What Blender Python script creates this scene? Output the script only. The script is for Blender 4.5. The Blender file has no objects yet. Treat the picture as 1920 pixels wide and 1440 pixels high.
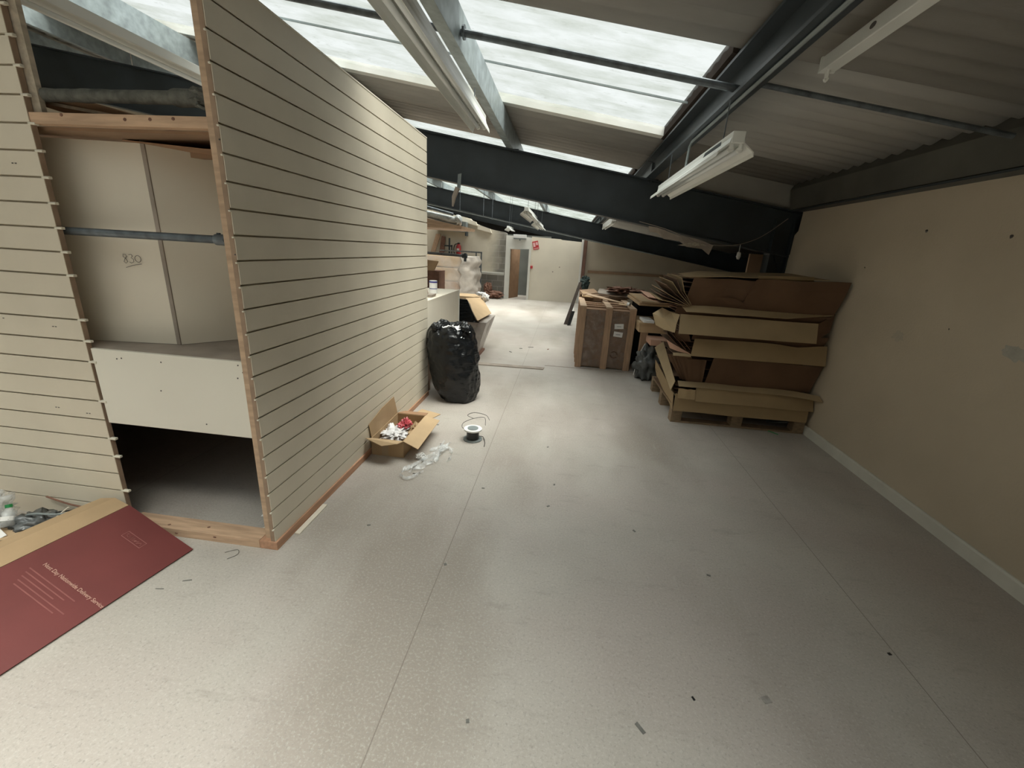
import bpy, bmesh, math, random
from mathutils import Vector, Matrix, noise
random.seed(7)
C = bpy.context.scene.collection
sc = bpy.context.scene
PI = math.pi
# ------------------------------------------------------------------ camera
H = 1.534
yaw, pitch, roll = [math.radians(a) for a in (-6.171, 17.576, 3.281)]
fwd = Vector((math.sin(yaw)*math.cos(pitch), math.cos(yaw)*math.cos(pitch), -math.sin(pitch)))
r0 = Vector((math.cos(yaw), -math.sin(yaw), 0)); u0 = r0.cross(fwd)
rr = r0*math.cos(roll)+u0*math.sin(roll); uu = rr.cross(fwd)
cam = bpy.data.cameras.new('camera'); co = bpy.data.objects.new('camera', cam); C.objects.link(co)
co.matrix_world = Matrix(((rr.x, uu.x, -fwd.x, 0), (rr.y, uu.y, -fwd.y, 0), (rr.z, uu.z, -fwd.z, H), (0, 0, 0, 1)))
cam.sensor_fit = 'HORIZONTAL'; cam.sensor_width = 36; cam.lens = 798/1920*36; cam.clip_start = .02
sc.camera = co
# ------------------------------------------------------------------ sky, sun, exposure
sc.view_settings.view_transform = 'Standard'; sc.view_settings.look = 'None'
sc.view_settings.gamma = 1.0; sc.view_settings.use_curve_mapping = False
sc.view_settings.exposure = 0.45
sc.cycles.max_bounces = 10; sc.cycles.diffuse_bounces = 6; sc.cycles.transparent_max_bounces = 12
sc.cycles.use_denoising = True; sc.cycles.sample_clamp_indirect = 6
SKY_LOW, SKY_TOP, SUN = .62, 4.5, 5.0
w = bpy.data.worlds.new('sky'); sc.world = w; w.use_nodes = True
nt = w.node_tree; nt.nodes.clear()
tc = nt.nodes.new('ShaderNodeTexCoord'); sx = nt.nodes.new('ShaderNodeSeparateXYZ')
mr = nt.nodes.new('ShaderNodeMapRange'); bg = nt.nodes.new('ShaderNodeBackground'); wo = nt.nodes.new('ShaderNodeOutputWorld')
nt.links.new(tc.outputs['Generated'], sx.inputs[0]); nt.links.new(sx.outputs['Z'], mr.inputs['Value'])
mr.interpolation_type = 'SMOOTHSTEP'
mr.inputs['From Min'].default_value = .66; mr.inputs['From Max'].default_value = .97
mr.inputs['To Min'].default_value = SKY_LOW; mr.inputs['To Max'].default_value = SKY_TOP
bg.inputs['Color'].default_value = (.95, .985, 1, 1)
nt.links.new(mr.outputs[0], bg.inputs['Strength']); nt.links.new(bg.outputs[0], wo.inputs['Surface'])
sl = bpy.data.lights.new('sun', 'SUN'); sl.energy = SUN; sl.angle = math.radians(55); sl.color = (1, .97, .93)
so = bpy.data.objects.new('sun', sl); C.objects.link(so); so.location = (0, 0, 12)
so.rotation_euler = Vector((.36, -.12, 1)).to_track_quat('Z', 'Y').to_euler()

# ------------------------------------------------------------------ materials
def mat(name, col, rough=.8, var=.12, scale=6, bump=0, bscale=40, metal=0, spec=.5, stretch=None, col2=None, spots=None):
    m = bpy.data.materials.new(name); m.use_nodes = True; n = m.node_tree; b = n.nodes['Principled BSDF']
    b.inputs['Roughness'].default_value = rough; b.inputs['Metallic'].default_value = metal
    b.inputs['Specular IOR Level'].default_value = spec
    t = n.nodes.new('ShaderNodeTexCoord'); mp = n.nodes.new('ShaderNodeMapping'); n.links.new(t.outputs['Object'], mp.inputs[0])
    if stretch: mp.inputs['Scale'].default_value = stretch
    nz = n.nodes.new('ShaderNodeTexNoise'); nz.inputs['Scale'].default_value = scale; nz.inputs['Detail'].default_value = 6
    n.links.new(mp.outputs[0], nz.inputs['Vector'])
    mx = n.nodes.new('ShaderNodeMix'); mx.data_type = 'RGBA'
    rmp = n.nodes.new('ShaderNodeMapRange'); rmp.inputs['From Min'].default_value = .3; rmp.inputs['From Max'].default_value = .7
    n.links.new(nz.outputs['Fac'], rmp.inputs['Value']); n.links.new(rmp.outputs[0], mx.inputs['Factor'])
    c2 = col2 or tuple(min(1, c*(1+var)) for c in col)
    c1 = col if col2 else tuple(c*(1-var) for c in col)
    mx.inputs['A'].default_value = (*c1, 1); mx.inputs['B'].default_value = (*c2, 1)
    n.links.new(mx.outputs['Result'], b.inputs['Base Color'])
    if bump:
        bn = n.nodes.new('ShaderNodeTexNoise'); bn.inputs['Scale'].default_value = bscale; bn.inputs['Detail'].default_value = 4
        n.links.new(mp.outputs[0], bn.inputs['Vector'])
        bp = n.nodes.new('ShaderNodeBump'); bp.inputs['Strength'].default_value = bump; bp.inputs['Distance'].default_value = .01
        n.links.new(bn.outputs['Fac'], bp.inputs['Height']); n.links.new(bp.outputs[0], b.inputs['Normal'])
    return m
def filmy(name, col, alpha, rough=.15, emboss=.6, scale=14):
    m = bpy.data.materials.new(name); m.use_nodes = True; n = m.node_tree; b = n.nodes['Principled BSDF']
    b.inputs['Base Color'].default_value = (*col, 1); b.inputs['Roughness'].default_value = rough; b.inputs['Specular IOR Level'].default_value = .8
    t = n.nodes.new('ShaderNodeTexCoord'); nz = n.nodes.new('ShaderNodeTexNoise'); nz.inputs['Scale'].default_value = scale; nz.inputs['Detail'].default_value = 3
    n.links.new(t.outputs['Object'], nz.inputs['Vector'])
    bp = n.nodes.new('ShaderNodeBump'); bp.inputs['Strength'].default_value = emboss; bp.inputs['Distance'].default_value = .02
    n.links.new(nz.outputs['Fac'], bp.inputs['Height']); n.links.new(bp.outputs[0], b.inputs['Normal'])
    r = n.nodes.new('ShaderNodeMapRange'); r.inputs['From Min'].default_value = .35; r.inputs['From Max'].default_value = .65
    r.inputs['To Min'].default_value = alpha*.5; r.inputs['To Max'].default_value = min(1, alpha*1.5)
    n.links.new(nz.outputs['Fac'], r.inputs['Value']); n.links.new(r.outputs[0], b.inputs['Alpha'])
    return m
M = {}
M['cream'] = mat('cream_paint', (.50, .43, .33), .75, .06, 2, .15, 60)
M['cream2'] = mat('cream_board', (.72, .66, .55), .6, .05, 2)
M['white'] = mat('white_gloss', (.74, .73, .68), .5, .05, 3)
M['skirt'] = mat('skirting_paint', (.62, .61, .55), .5, .08, 5)
M['slat'] = mat('slatwall_face', (.63, .57, .46), .5, .07, 2.2, .05, 80, stretch=(1, 1, .6))
M['mdf'] = mat('raw_board_edge', (.30, .21, .145), .85, .15, 20)
M['pine'] = mat('pine', (.47, .33, .22), .65, .22, 3, .1, 40, stretch=(1.5, 1.5, 12))
M['pinex'] = mat('pine_long', (.52, .35, .23), .65, .22, 4, .1, 30, stretch=(1.2, 12, 12))
M['piney'] = mat('pine_plinth', (.44, .245, .15), .6, .2, 4, .1, 30, stretch=(12, 1.2, 12))
M['batten'] = mat('batten_wood', (.40, .26, .165), .75, .18, 6, stretch=(9, 9, 1))
M['pallet'] = mat('pallet_wood', (.24, .17, .105), .85, .25, 5, stretch=(3, 3, 10))
M['card'] = mat('cardboard', (.42, .29, .165), .85, .08, 5, .05, 90)
M['cardin'] = mat('cardboard_inner', (.335, .195, .11), .9, .1, 5, .05, 90)
M['cardl'] = mat('cardboard_light', (.50, .355, .21), .85, .08, 5, .05, 90)
M['cardd'] = mat('cardboard_brown', (.26, .155, .09), .9, .12, 6)
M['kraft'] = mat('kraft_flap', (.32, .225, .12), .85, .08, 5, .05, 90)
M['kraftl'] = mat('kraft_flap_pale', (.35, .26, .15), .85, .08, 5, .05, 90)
M['kraftd'] = mat('kraft_shaded', (.13, .072, .04), .9, .12, 5, .05, 90)  # darker copy of the cardboard, with the stack's shade put into its colour
M['cardp'] = mat('cardboard_pinkish', (.52, .31, .22), .85, .08, 5)
M['red'] = mat('printed_red_card', (.150, .034, .031), .6, .08, 6, .03, 90)
M['ink'] = mat('pale_print', (.55, .34, .27), .7, .1, 30)
M['inkf'] = mat('faint_print', (.25, .085, .075), .7, .1, 30)
M['inkl'] = mat('logo_print', (.36, .16, .14), .7, .1, 30)
M['steel'] = mat('dark_painted_steel', (.030, .039, .045), .45, .25, 3, .05, 40)
M['galv'] = mat('galvanised_steel', (.33, .38, .39), .45, .25, 14, .05, 60, metal=.35)
M['tube'] = mat('scaffold_tube', (.13, .15, .165), .5, .35, 18, .1, 60, metal=.4)
M['dusty'] = mat('dusty_tube', (.11, .11, .095), .9, .4, 25, .4, 50)
M['roof'] = mat('cement_sheet', (.38, .365, .335), .9, .12, 1.4, .1, 50, stretch=(1, 5, 1))
M['enamel'] = mat('enamel_white', (.74, .75, .71), .35, .05, 4)
M['lamp'] = mat('unlit_tube_glass', (.80, .83, .82), .2, .03, 4)
M['black'] = mat('black_plastic', (.012, .012, .013), .35, .2, 6)
M['bag'] = mat('bin_bag', (.007, .008, .009), .25, .2, 6, 1.0, 9, spec=.4, stretch=(1, 1, 3.5))
M['bagin'] = mat('grey_bag', (.10, .105, .105), .25, .4, 9, .7, 14)
M['clear'] = filmy('clear_film', (.85, .87, .87), .38)
M['wrap'] = filmy('shrink_wrap', (.50, .45, .41), .55, .3, .5, 3.5)
M['wrapm'] = mat('milky_wrap', (.37, .33, .29), .4, .25, 5, .4, 9)
M['leanf'] = mat('dark_brown_frame', (.04, .031, .026), .9, .2, 9, spec=.05)
M['paper'] = mat('paper', (.78, .77, .75), .8, .04, 8)
M['reds'] = mat('signal_red', (.50, .045, .05), .4, .08, 8)
M['blue'] = mat('deep_blue', (.03, .03, .22), .4, .05, 8)
M['green'] = mat('bottle_green', (.02, .25, .07), .3, .1, 8)
M['rust'] = mat('rusty_brown', (.18, .09, .06), .8, .3, 9, .2, 30)
M['brownpipe'] = mat('brown_painted_post', (.17, .085, .06), .6, .15, 6)
M['grey'] = mat('grey_plastic', (.22, .25, .25), .5, .2, 8)
M['dust'] = mat('dusty_board', (.33, .28, .235), .9, .2, 6, .1, 40)
M['hard'] = mat('hardboard', (.30, .19, .115), .8, .15, 4)
M['plank'] = mat('old_plank', (.42, .36, .28), .8, .2, 5, stretch=(9, 1, 9))
M['void'] = mat('dark_fill', (.018, .017, .016), .9, .3, 2, spec=.1)  # near-black: shade colour for walls, blockers and gap; plain black on the foot
M['alu'] = mat('cream_metal_insert', (.68, .64, .53), .4, .05, 8)
M['pencil'] = mat('pencil', (.10, .09, .085), .9, .1, 20)
M['block'] = None

def nodes(m): return m.node_tree.nodes, m.node_tree.links
# floor: pale speckled vinyl with sheet seams, scuffs and grime
fm = bpy.data.materials.new('speckled_vinyl'); fm.use_nodes = True; N, L = nodes(fm); B = N['Principled BSDF']
t = N.new('ShaderNodeTexCoord'); geo = N.new('ShaderNodeSeparateXYZ'); L.new(t.outputs['Object'], geo.inputs[0])
def nz(scale, detail=5, st=None, w_=0, rough=.5):
    a = N.new('ShaderNodeTexNoise'); a.inputs['Scale'].default_value = scale; a.inputs['Detail'].default_value = detail; a.inputs['Roughness'].default_value = rough
    mp = N.new('ShaderNodeMapping'); L.new(t.outputs['Object'], mp.inputs[0]); mp.inputs['Location'].default_value = (w_, w_*.7, 0)
    if st: mp.inputs['Scale'].default_value = st
    L.new(mp.outputs[0], a.inputs['Vector']); return a.outputs['Fac']
def ramp(v, a, b, lo=0, hi=1):
    r = N.new('ShaderNodeMapRange'); r.inputs['From Min'].default_value = a; r.inputs['From Max'].default_value = b
    r.inputs['To Min'].default_value = lo; r.inputs['To Max'].default_value = hi; L.new(v, r.inputs['Value']); return r.outputs[0]
def mixc(f, a, b):
    x = N.new('ShaderNodeMix'); x.data_type = 'RGBA'
    if isinstance(f, float): x.inputs['Factor'].default_value = f
    else: L.new(f, x.inputs['Factor'])
    for s, v in (('A', a), ('B', b)):
        if isinstance(v, tuple): x.inputs[s].default_value = (*v, 1)
        else: L.new(v, x.inputs[s])
    return x.outputs['Result']
def mth(op, a, b=None, c=None):
    x = N.new('ShaderNodeMath'); x.operation = op
    for i, v in enumerate((a, b, c)):
        if v is None: continue
        if isinstance(v, (int, float)): x.inputs[i].default_value = v
        else: L.new(v, x.inputs[i])
    return x.outputs[0]
c = mixc(ramp(nz(2.2, 6), .3, .7), (.40, .365, .325), (.47, .435, .39))
c = mixc(ramp(nz(1.3, 4, w_=5), .42, .62, 0, .6), c, (.425, .37, .335))
c = mixc(ramp(nz(1.1, 5, st=(1, .35, 1), w_=9), .49, .64, 0, .75), c, (.29, .25, .21))     # grime
c = mixc(ramp(nz(95, 6, rough=.75), .51, .64, 0, .42), c, (.58, .56, .52))                          # pale chips
c = mixc(ramp(nz(90, 6, w_=3, rough=.75), .54, .64, 0, .6), c, (.27, .25, .225))                     # dark chips
c = mixc(ramp(nz(4, 9, st=(1, 2.6, 1), w_=13, rough=.8), .55, .68, 0, .45), c, (.27, .24, .21))   # scuffs
c = mixc(ramp(nz(4, 8, st=(5, .8, 1), w_=23, rough=.7), .61, .70, 0, .3), c, (.55, .52, .48))
vo = N.new('ShaderNodeTexVoronoi'); vo.inputs['Scale'].default_value = 2.3; L.new(t.outputs['Object'], vo.inputs['Vector'])
c = mixc(ramp(vo.outputs['Distance'], .008, .016, .8, 0), c, (.18, .15, .13))              # small specks
fr = mth('ABSOLUTE', mth('SUBTRACT', mth('FRACT', mth('DIVIDE', mth('ADD', geo.outputs['X'], .486+20.01), 2.001)), 0.0))
dist = mth('MINIMUM', fr, mth('SUBTRACT', 1.0, fr))
c = mixc(ramp(dist, .0006, .0014, .8, 0), c, (.20, .17, .145))
L.new(c, B.inputs['Base Color']); B.inputs['Roughness'].default_value = .5; B.inputs['Specular IOR Level'].default_value = .35
L.new(ramp(nz(3, 5, w_=31), .3, .7, .42, .65), B.inputs['Roughness'])
bb = N.new('ShaderNodeBump'); bb.inputs['Strength'].default_value = .12; bb.inputs['Distance'].default_value = .004; L.new(nz(70, 3), bb.inputs['Height']); L.new(bb.outputs[0], B.inputs['Normal'])
M['floor'] = fm
# block wall, partly painted cream
bm_ = bpy.data.materials.new('part_painted_blockwork'); bm_.use_nodes = True; N, L = nodes(bm_); B = N['Principled BSDF']
t = N.new('ShaderNodeTexCoord'); geo = N.new('ShaderNodeSeparateXYZ'); L.new(t.outputs['Object'], geo.inputs[0])
cmb = N.new('ShaderNodeCombineXYZ'); L.new(geo.outputs['X'], cmb.inputs[0]); L.new(geo.outputs['Z'], cmb.inputs[1])
br = N.new('ShaderNodeTexBrick'); L.new(cmb.outputs[0], br.inputs['Vector']); br.inputs['Scale'].default_value = 1
br.inputs['Brick Width'].default_value = .36; br.inputs['Row Height'].default_value = .18; br.inputs['Mortar Size'].default_value = .008
br.inputs['Color1'].default_value = (.20, .185, .16, 1); br.inputs['Color2'].default_value = (.24, .225, .195, 1); br.inputs['Mortar'].default_value = (.34, .32, .29, 1)
paint = mixc(ramp(nz(3), .3, .7), (.60, .54, .43), (.66, .60, .49))
edge = mth('ADD', geo.outputs['X'], mth('MULTIPLY', nz(2.5, 6), .5))
bare = mth('MAXIMUM', ramp(geo.outputs['Z'], .74, .76, 1, 0), ramp(edge, -2.25, -1.85))
L.new(mixc(bare, paint, br.outputs['Color']), B.inputs['Base Color']); B.inputs['Roughness'].default_value = .85
bp = N.new('ShaderNodeBump'); bp.inputs['Strength'].default_value = .3; L.new(br.outputs['Fac'], bp.inputs['Height']); bp.invert = True; L.new(bp.outputs[0], B.inputs['Normal'])
M['block'] = bm_
# rooflight sheet: weathered translucent plastic
gm = bpy.data.materials.new('rooflight_sheet'); gm.use_nodes = True; N, L = nodes(gm); N.remove(N['Principled BSDF'])
t = N.new('ShaderNodeTexCoord')
tr = N.new('ShaderNodeBsdfTransparent'); tl = N.new('ShaderNodeBsdfTranslucent'); ms = N.new('ShaderNodeMixShader')
v = ramp(nz(2.2, 8, st=(1, 2.6, 1), rough=.6), .32, .62); cc = mixc(v, (.66, .69, .61), (.98, 1.0, .97))
cc = mixc(ramp(nz(7, 6, st=(1, 3, 1), w_=4, rough=.7), .58, .72, 0, .6), cc, (.50, .52, .44))
L.new(cc, tr.inputs[0]); tl.inputs[0].default_value = (.8, .84, .8, 1); ms.inputs[0].default_value = .04
L.new(tr.outputs[0], ms.inputs[1]); L.new(tl.outputs[0], ms.inputs[2]); L.new(ms.outputs[0], N['Material Output'].inputs['Surface'])
M['sky'] = gm

# ------------------------------------------------------------------ builders
class MB:
    def __init__(s): s.bm = bmesh.new()
    def face(s, pts):
        vs = [s.bm.verts.new(p) for p in pts]; s.bm.faces.new(vs); return s
    def box(s, x0, x1, y0, y1, z0, z1, rot=None, piv=None):
        P = [Vector((x, y, z)) for x in (x0, x1) for y in (y0, y1) for z in (z0, z1)]
        if rot is not None:
            pv = Vector(piv) if piv is not None else Vector(((x0+x1)/2, (y0+y1)/2, (z0+z1)/2))
            P = [rot @ (p-pv)+pv for p in P]
        v = [s.bm.verts.new(p) for p in P]
        for f in ((0, 1, 3, 2), (4, 6, 7, 5), (0, 4, 5, 1), (2, 3, 7, 6), (0, 2, 6, 4), (1, 5, 7, 3)): s.bm.faces.new([v[i] for i in f])
        return s
    def prism(s, poly, vec):            # closed polygon swept along vec
        vec = Vector(vec); n = len(poly)
        a = [s.bm.verts.new(p) for p in poly]; b = [s.bm.verts.new(Vector(p)+vec) for p in poly]
        s.bm.faces.new(a); s.bm.faces.new(b[::-1])
        for i in range(n): s.bm.faces.new((a[i], b[i], b[(i+1) % n], a[(i+1) % n]))
        return s
    def sheet(s, poly, th):             # flat-ish polygon given thickness along its normal
        p = [Vector(q) for q in poly]; n = Vector((0, 0, 0))
        for i in range(len(p)): n += p[i].cross(p[(i+1) % len(p)])
        n.normalize(); return s.prism(p, n*th)
    def grid(s, rows, th=0):            # rows of points -> surface, optionally thick
        R = [[s.bm.verts.new(p) for p in r] for r in rows]; fs = []
        for i in range(len(R)-1):
            for j in range(len(R[0])-1): fs.append(s.bm.faces.new((R[i][j], R[i][j+1], R[i+1][j+1], R[i+1][j])))
        if th:
            bmesh.ops.recalc_face_normals(s.bm, faces=fs)
            bmesh.ops.solidify(s.bm, geom=fs, thickness=th)
        return s
    def tube(s, pts, r, seg=10, caps=True):
        pts = [Vector(p) for p in pts]; rings = []; prev = None
        for i, p in enumerate(pts):
            d = (pts[min(i+1, len(pts)-1)]-pts[max(i-1, 0)]).normalized()
            if prev is None:
                a = Vector((0, 0, 1)) if abs(d.z) < .9 else Vector((1, 0, 0)); x = d.cross(a).normalized()
            else: x = (prev-d*prev.dot(d)).normalized()
            prev = x; y = d.cross(x); ri = r[i] if isinstance(r, (list, tuple)) else r
            rings.append([s.bm.verts.new(p+x*ri*math.cos(2*PI*k/seg)+y*ri*math.sin(2*PI*k/seg)) for k in range(seg)])
        for a, b in zip(rings, rings[1:]):
            for k in range(seg): s.bm.faces.new((a[k], a[(k+1) % seg], b[(k+1) % seg], b[k]))
        if caps and seg > 2: s.bm.faces.new(rings[0][::-1]); s.bm.faces.new(rings[-1])
        return s
    def blob(s, c, r, seed=0, amp=.25, n=20, freq=3, flat=None):
        c = Vector(c); rings = []
        for i in range(n+1):
            th = PI*i/n; row = []
            for k in range(n*2):
                ph = PI*k/n; d = Vector((math.sin(th)*math.cos(ph), math.sin(th)*math.sin(ph), math.cos(th)))
                f = 1+amp*noise.noise(d*freq+Vector((seed*3.7, seed, 0)))*1.6+amp*.5*noise.noise(d*freq*2.7+Vector((0, seed*2.1, 5)))
                p = Vector((d.x*r[0], d.y*r[1], d.z*r[2]))*f+c
                if flat is not None: p.z = max(p.z, flat)
                row.append(p)
            rings.append([s.bm.verts.new(p) for p in row])
        m = len(rings[0])
        for a, b in zip(rings, rings[1:]):
            for k in range(m): s.bm.faces.new((a[k], b[k], b[(k+1) % m], a[(k+1) % m]))
        return s
    def build(s, name, m, parent=None, smooth=False, bevel=0):
        bmesh.ops.remove_doubles(s.bm, verts=s.bm.verts, dist=1e-5)
        bmesh.ops.recalc_face_normals(s.bm, faces=s.bm.faces)
        if parent is not None:
            q = parent; off = Vector((0, 0, 0))
            while q is not None: off += q.location; q = q.parent
            bmesh.ops.translate(s.bm, verts=s.bm.verts, vec=-off)
        me = bpy.data.meshes.new(name); s.bm.to_mesh(me); s.bm.free()
        if smooth:
            for f in me.polygons: f.use_smooth = True
        o = bpy.data.objects.new(name, me); C.objects.link(o)
        me.materials.append(M[m] if isinstance(m, str) else m)
        if parent is not None: o.parent = parent
        if bevel:
            b = o.modifiers.new('bevel', 'BEVEL'); b.width = bevel; b.segments = 2; b.limit_method = 'ANGLE'
        return o
def tag(o, label, cat, group=None):
    o['label'] = label; o['category'] = cat
    if group: o['group'] = group
    return o
def thing(name, loc, label, cat, group=None):
    o = bpy.data.objects.new(name, None); C.objects.link(o); o.location = loc; o.empty_display_size = .1
    return tag(o, label, cat, group)
def struct(o, label=None, cat=None):
    o['kind'] = 'structure'
    if label: o['label'] = label
    if cat: o['category'] = cat
    return o
def dup(root, loc, label):
    r = root.copy(); C.objects.link(r); r.location = loc; r['label'] = label
    for ch in list(root.children):
        c_ = ch.copy(); C.objects.link(c_); c_.parent = r
        for g in list(ch.children):
            d = g.copy(); C.objects.link(d); d.parent = c_
    return r
def text(body, size, m, parent, origin, xdir, ydir, name='printed_text', ext=.0006, align='LEFT'):
    cu = bpy.data.curves.new(name, 'FONT'); cu.body = body; cu.size = size; cu.extrude = ext; cu.align_x = align
    o = bpy.data.objects.new(name, cu); C.objects.link(o); cu.materials.append(M[m])
    x = Vector(xdir).normalized(); z = x.cross(Vector(ydir)).normalized(); y = z.cross(x)
    off = Vector((0, 0, 0)); q = parent
    while q is not None: off += q.location; q = q.parent
    l = Vector(origin)-off
    o.matrix_world = Matrix(((x.x, y.x, z.x, l.x), (x.y, y.y, z.y, l.y), (x.z, y.z, z.z, l.z), (0, 0, 0, 1)))
    bpy.context.view_layer.update()
    me = bpy.data.meshes.new_from_object(o); mo = bpy.data.objects.new(name, me); C.objects.link(mo); mo.matrix_world = o.matrix_world.copy()
    bpy.data.objects.remove(o); mo.parent = parent; return mo
def arc(pts, n=8):                       # smooth curve through points (Catmull-Rom)
    P = [Vector(p) for p in pts]; P = [P[0]*2-P[1]]+P+[P[-1]*2-P[-2]]; out = []
    for i in range(1, len(P)-2):
        for k in range(n):
            u = k/n; a, b, c_, d = P[i-1], P[i], P[i+1], P[i+2]
            out.append(.5*((2*b)+(c_-a)*u+(2*a-5*b+4*c_-d)*u*u+(3*b-a-3*c_+d)*u**3))
    out.append(P[-2]); return out

# ------------------------------------------------------------------ shell
SL = -.163
def zr(x, z0): return z0+SL*x
struct(MB().box(-9, 5.7, -6, 21, -.1, 0).build('floor', 'floor'), 'pale speckled vinyl floor with sheet seams and scuffs', 'floor')
# right wall of the near room, with its end stepping round the column
mb = MB(); mb.prism([(2.4, -6, 0), (2.4, 5.27, 0), (2.4, 5.27, 1.62), (2.4, 5.19, 1.64), (2.4, 5.19, 1.84), (2.4, 5.13, 1.88), (2.4, 5.12, 2.1), (2.4, -6, 2.1)], (.12, 0, 0))
wr = struct(mb.build('wall_right', 'cream'), 'cream painted wall along the right side', 'wall')
for p, r in (((3.384, 1.807), .007), ((2.779, 1.752), .007), ((2.95, 1.21), .003), ((3.9, 1.55), .003)):
    MB().tube([(2.392, p[0], p[1]), (2.405, p[0]+.012, p[1]-.01)], r, 8).build('fixing_hole', 'pencil', wr)
MB().blob((2.4, 2.52, 1.15), (.002, .07, .035), 3, .5, 12).build('bare_plaster_patch', mat('bare_plaster', (.40, .38, .33), .9, .1, 20), wr)
MB().blob((2.4, 3.34, 1.09), (.0015, .05, .03), 8, .5, 12).build('smudge', mat('smudge', (.45, .40, .32), .9, .08, 20), wr)
struct(MB().prism([(2.4, -6, 0), (2.382, -6, 0), (2.382, -6, .075), (2.39, -6, .085), (2.4, -6, .085)], (0, 10.2, 0)).build('baseboard_right', 'skirt'), 'pale painted skirting board along the right wall', 'skirting board')
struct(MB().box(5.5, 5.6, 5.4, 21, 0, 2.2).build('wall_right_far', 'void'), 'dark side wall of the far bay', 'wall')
struct(MB().prism([(-9, -6, 0), (2.5, -6, 0), (2.5, -6, 2.35), (-9, -6, 4.2)], (0, -.1, 0)).build('wall_behind', 'cream'))
struct(MB().box(-9.1, -9, -6, 21, 0, 4.2).build('wall_left', 'cream'))
struct(MB().prism([(-9, 20.9, 0), (5.7, 20.9, 0), (5.7, 20.9, 1.8), (-9, 20.9, 4.2)], (0, .1, 0)).build('wall_gable', 'void'))  # near-black colour stands for the dark void above the far wall
# roof sheets
PITCH = .146
def corr(x0, x1, y0, y1, z0, amp, m, name, th=.006):
    n = max(2, int(round((y1-y0)/PITCH*8))); rows = []
    for i in range(n+1):
        y = y0+(y1-y0)*i/n; z = amp*math.cos(2*PI*y/PITCH)
        rows.append([(x0, y, zr(x0, z0)+z), (x1, y, zr(x1, z0)+z)])
    b = MB().grid(rows, th); return b.build(name, m, smooth=True)
Z0 = 2.72
XE, XS = 2.62, .762
bands = [(-6, -4.9, None), (-4.9, -2.6, 1), (-2.6, -2.0, None), (-2.0, .6, 1), (.6, 2.75, None), (2.75, 4.47, 1), (4.47, 6.15, None), (6.15, 7.7, 1), (7.7, 9.0, None), (9.0, 12.2, 1), (12.2, 13.3, None), (13.3, 19.0, 1), (19.0, 21, None)]
wn = 0; cn = 0
for y0, y1, s in bands:
    xe = XE if y1 < 5 else 5.7
    if s is None:
        if y0 < 5 < y1:
            struct(corr(-9, XE, y0, 5.3, Z0, .014, 'roof', 'ceiling')); struct(corr(-9, 5.7, 5.3, y1, Z0, .014, 'roof', 'ceiling'))
        else:
            struct(corr(-9, xe, y0, y1, Z0, .014, 'roof', 'ceiling'))
    else:
        struct(corr(XS, xe, y0, y1, Z0, .014, 'roof', 'ceiling')); struct(corr(-9, -6, y0, y1, Z0, .014, 'roof', 'ceiling'))
        wn += 1
        g = corr(-6, XS, y0, y1, Z0+.03, .007, 'sky', 'window_%d' % wn, 0); struct(g, 'weathered translucent rooflight between the roof sheets', 'rooflight')
        MB().prism([(-6, y1-.02, zr(-6, Z0)-.02), (XS, y1-.02, zr(XS, Z0)-.02), (XS, y1-.02, zr(XS, Z0)+.05), (-6, y1-.02, zr(-6, Z0)+.05)], (0, .10, 0)).build('rooflight_lip', 'white', g)
        MB().prism([(XS-.005, y0, zr(XS, Z0)-.025), (XS+.02, y0, zr(XS, Z0)-.03), (XS+.02, y0, zr(XS, Z0)+.06), (XS-.005, y0, zr(XS, Z0)+.06)], (0, y1-y0+.08, 0)).build('rooflight_edge', 'leanf', g)
        ym = y0+(y1-y0)*.52
        MB().prism([(-6, ym, zr(-6, Z0)), (XS, ym, zr(XS, Z0)), (XS, ym, zr(XS, Z0)+.012), (-6, ym, zr(-6, Z0)+.012)], (0, .012, 0)).build('rooflight_lap', 'grey', g)
# eaves wall-head band (gutter side board) over right wall
struct(MB().prism([(2.42, -6, 2.08), (2.30, -6, 2.09), (2.26, -6, 2.28), (2.30, -6, 2.36), (2.62, -6, 2.36), (2.62, -6, 2.08)], (0, 11.2, 0)).build('eaves_beam', mat('eaves_paint', (.075, .073, .062), .8, .2, 3)), 'dark grey eaves beam on top of the right wall', 'beam')
struct(MB().box(2.285, 2.42, -6, 5.15, 2.068, 2.082).build('trim_1', 'steel'), 'dark lip under the eaves beam', 'trim')
# portal beams
def rafter(y, x0, x1, zb=2.0, zt=2.47, col='steel'):
    b = MB()
    def band(ya, yb, a0, a1):
        b.prism([(x0, ya, zr(x0, a0)), (x1, ya, zr(x1, a0)), (x1, ya, zr(x1, a1)), (x0, ya, zr(x0, a1))], (0, yb-ya, 0))
    band(y, y+.16, zb, zb+.014); band(y, y+.16, zt-.014, zt); band(y+.074, y+.086, zb+.012, zt-.012)
    return b.build('roof_beam', col)
struct(rafter(5.2, -9, 2.62), 'deep dark steel roof beam at the end of the near bay', 'beam')
struct(rafter(5.37, 2.3, 5.7), 'dark steel beam continuing right of the column', 'beam')
struct(rafter(12.95, -9, 5.7), 'deep dark steel roof beam before the far wall', 'beam')
struct(rafter(20.3, -9, 5.7), 'farthest dark steel roof beam', 'beam')
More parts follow.
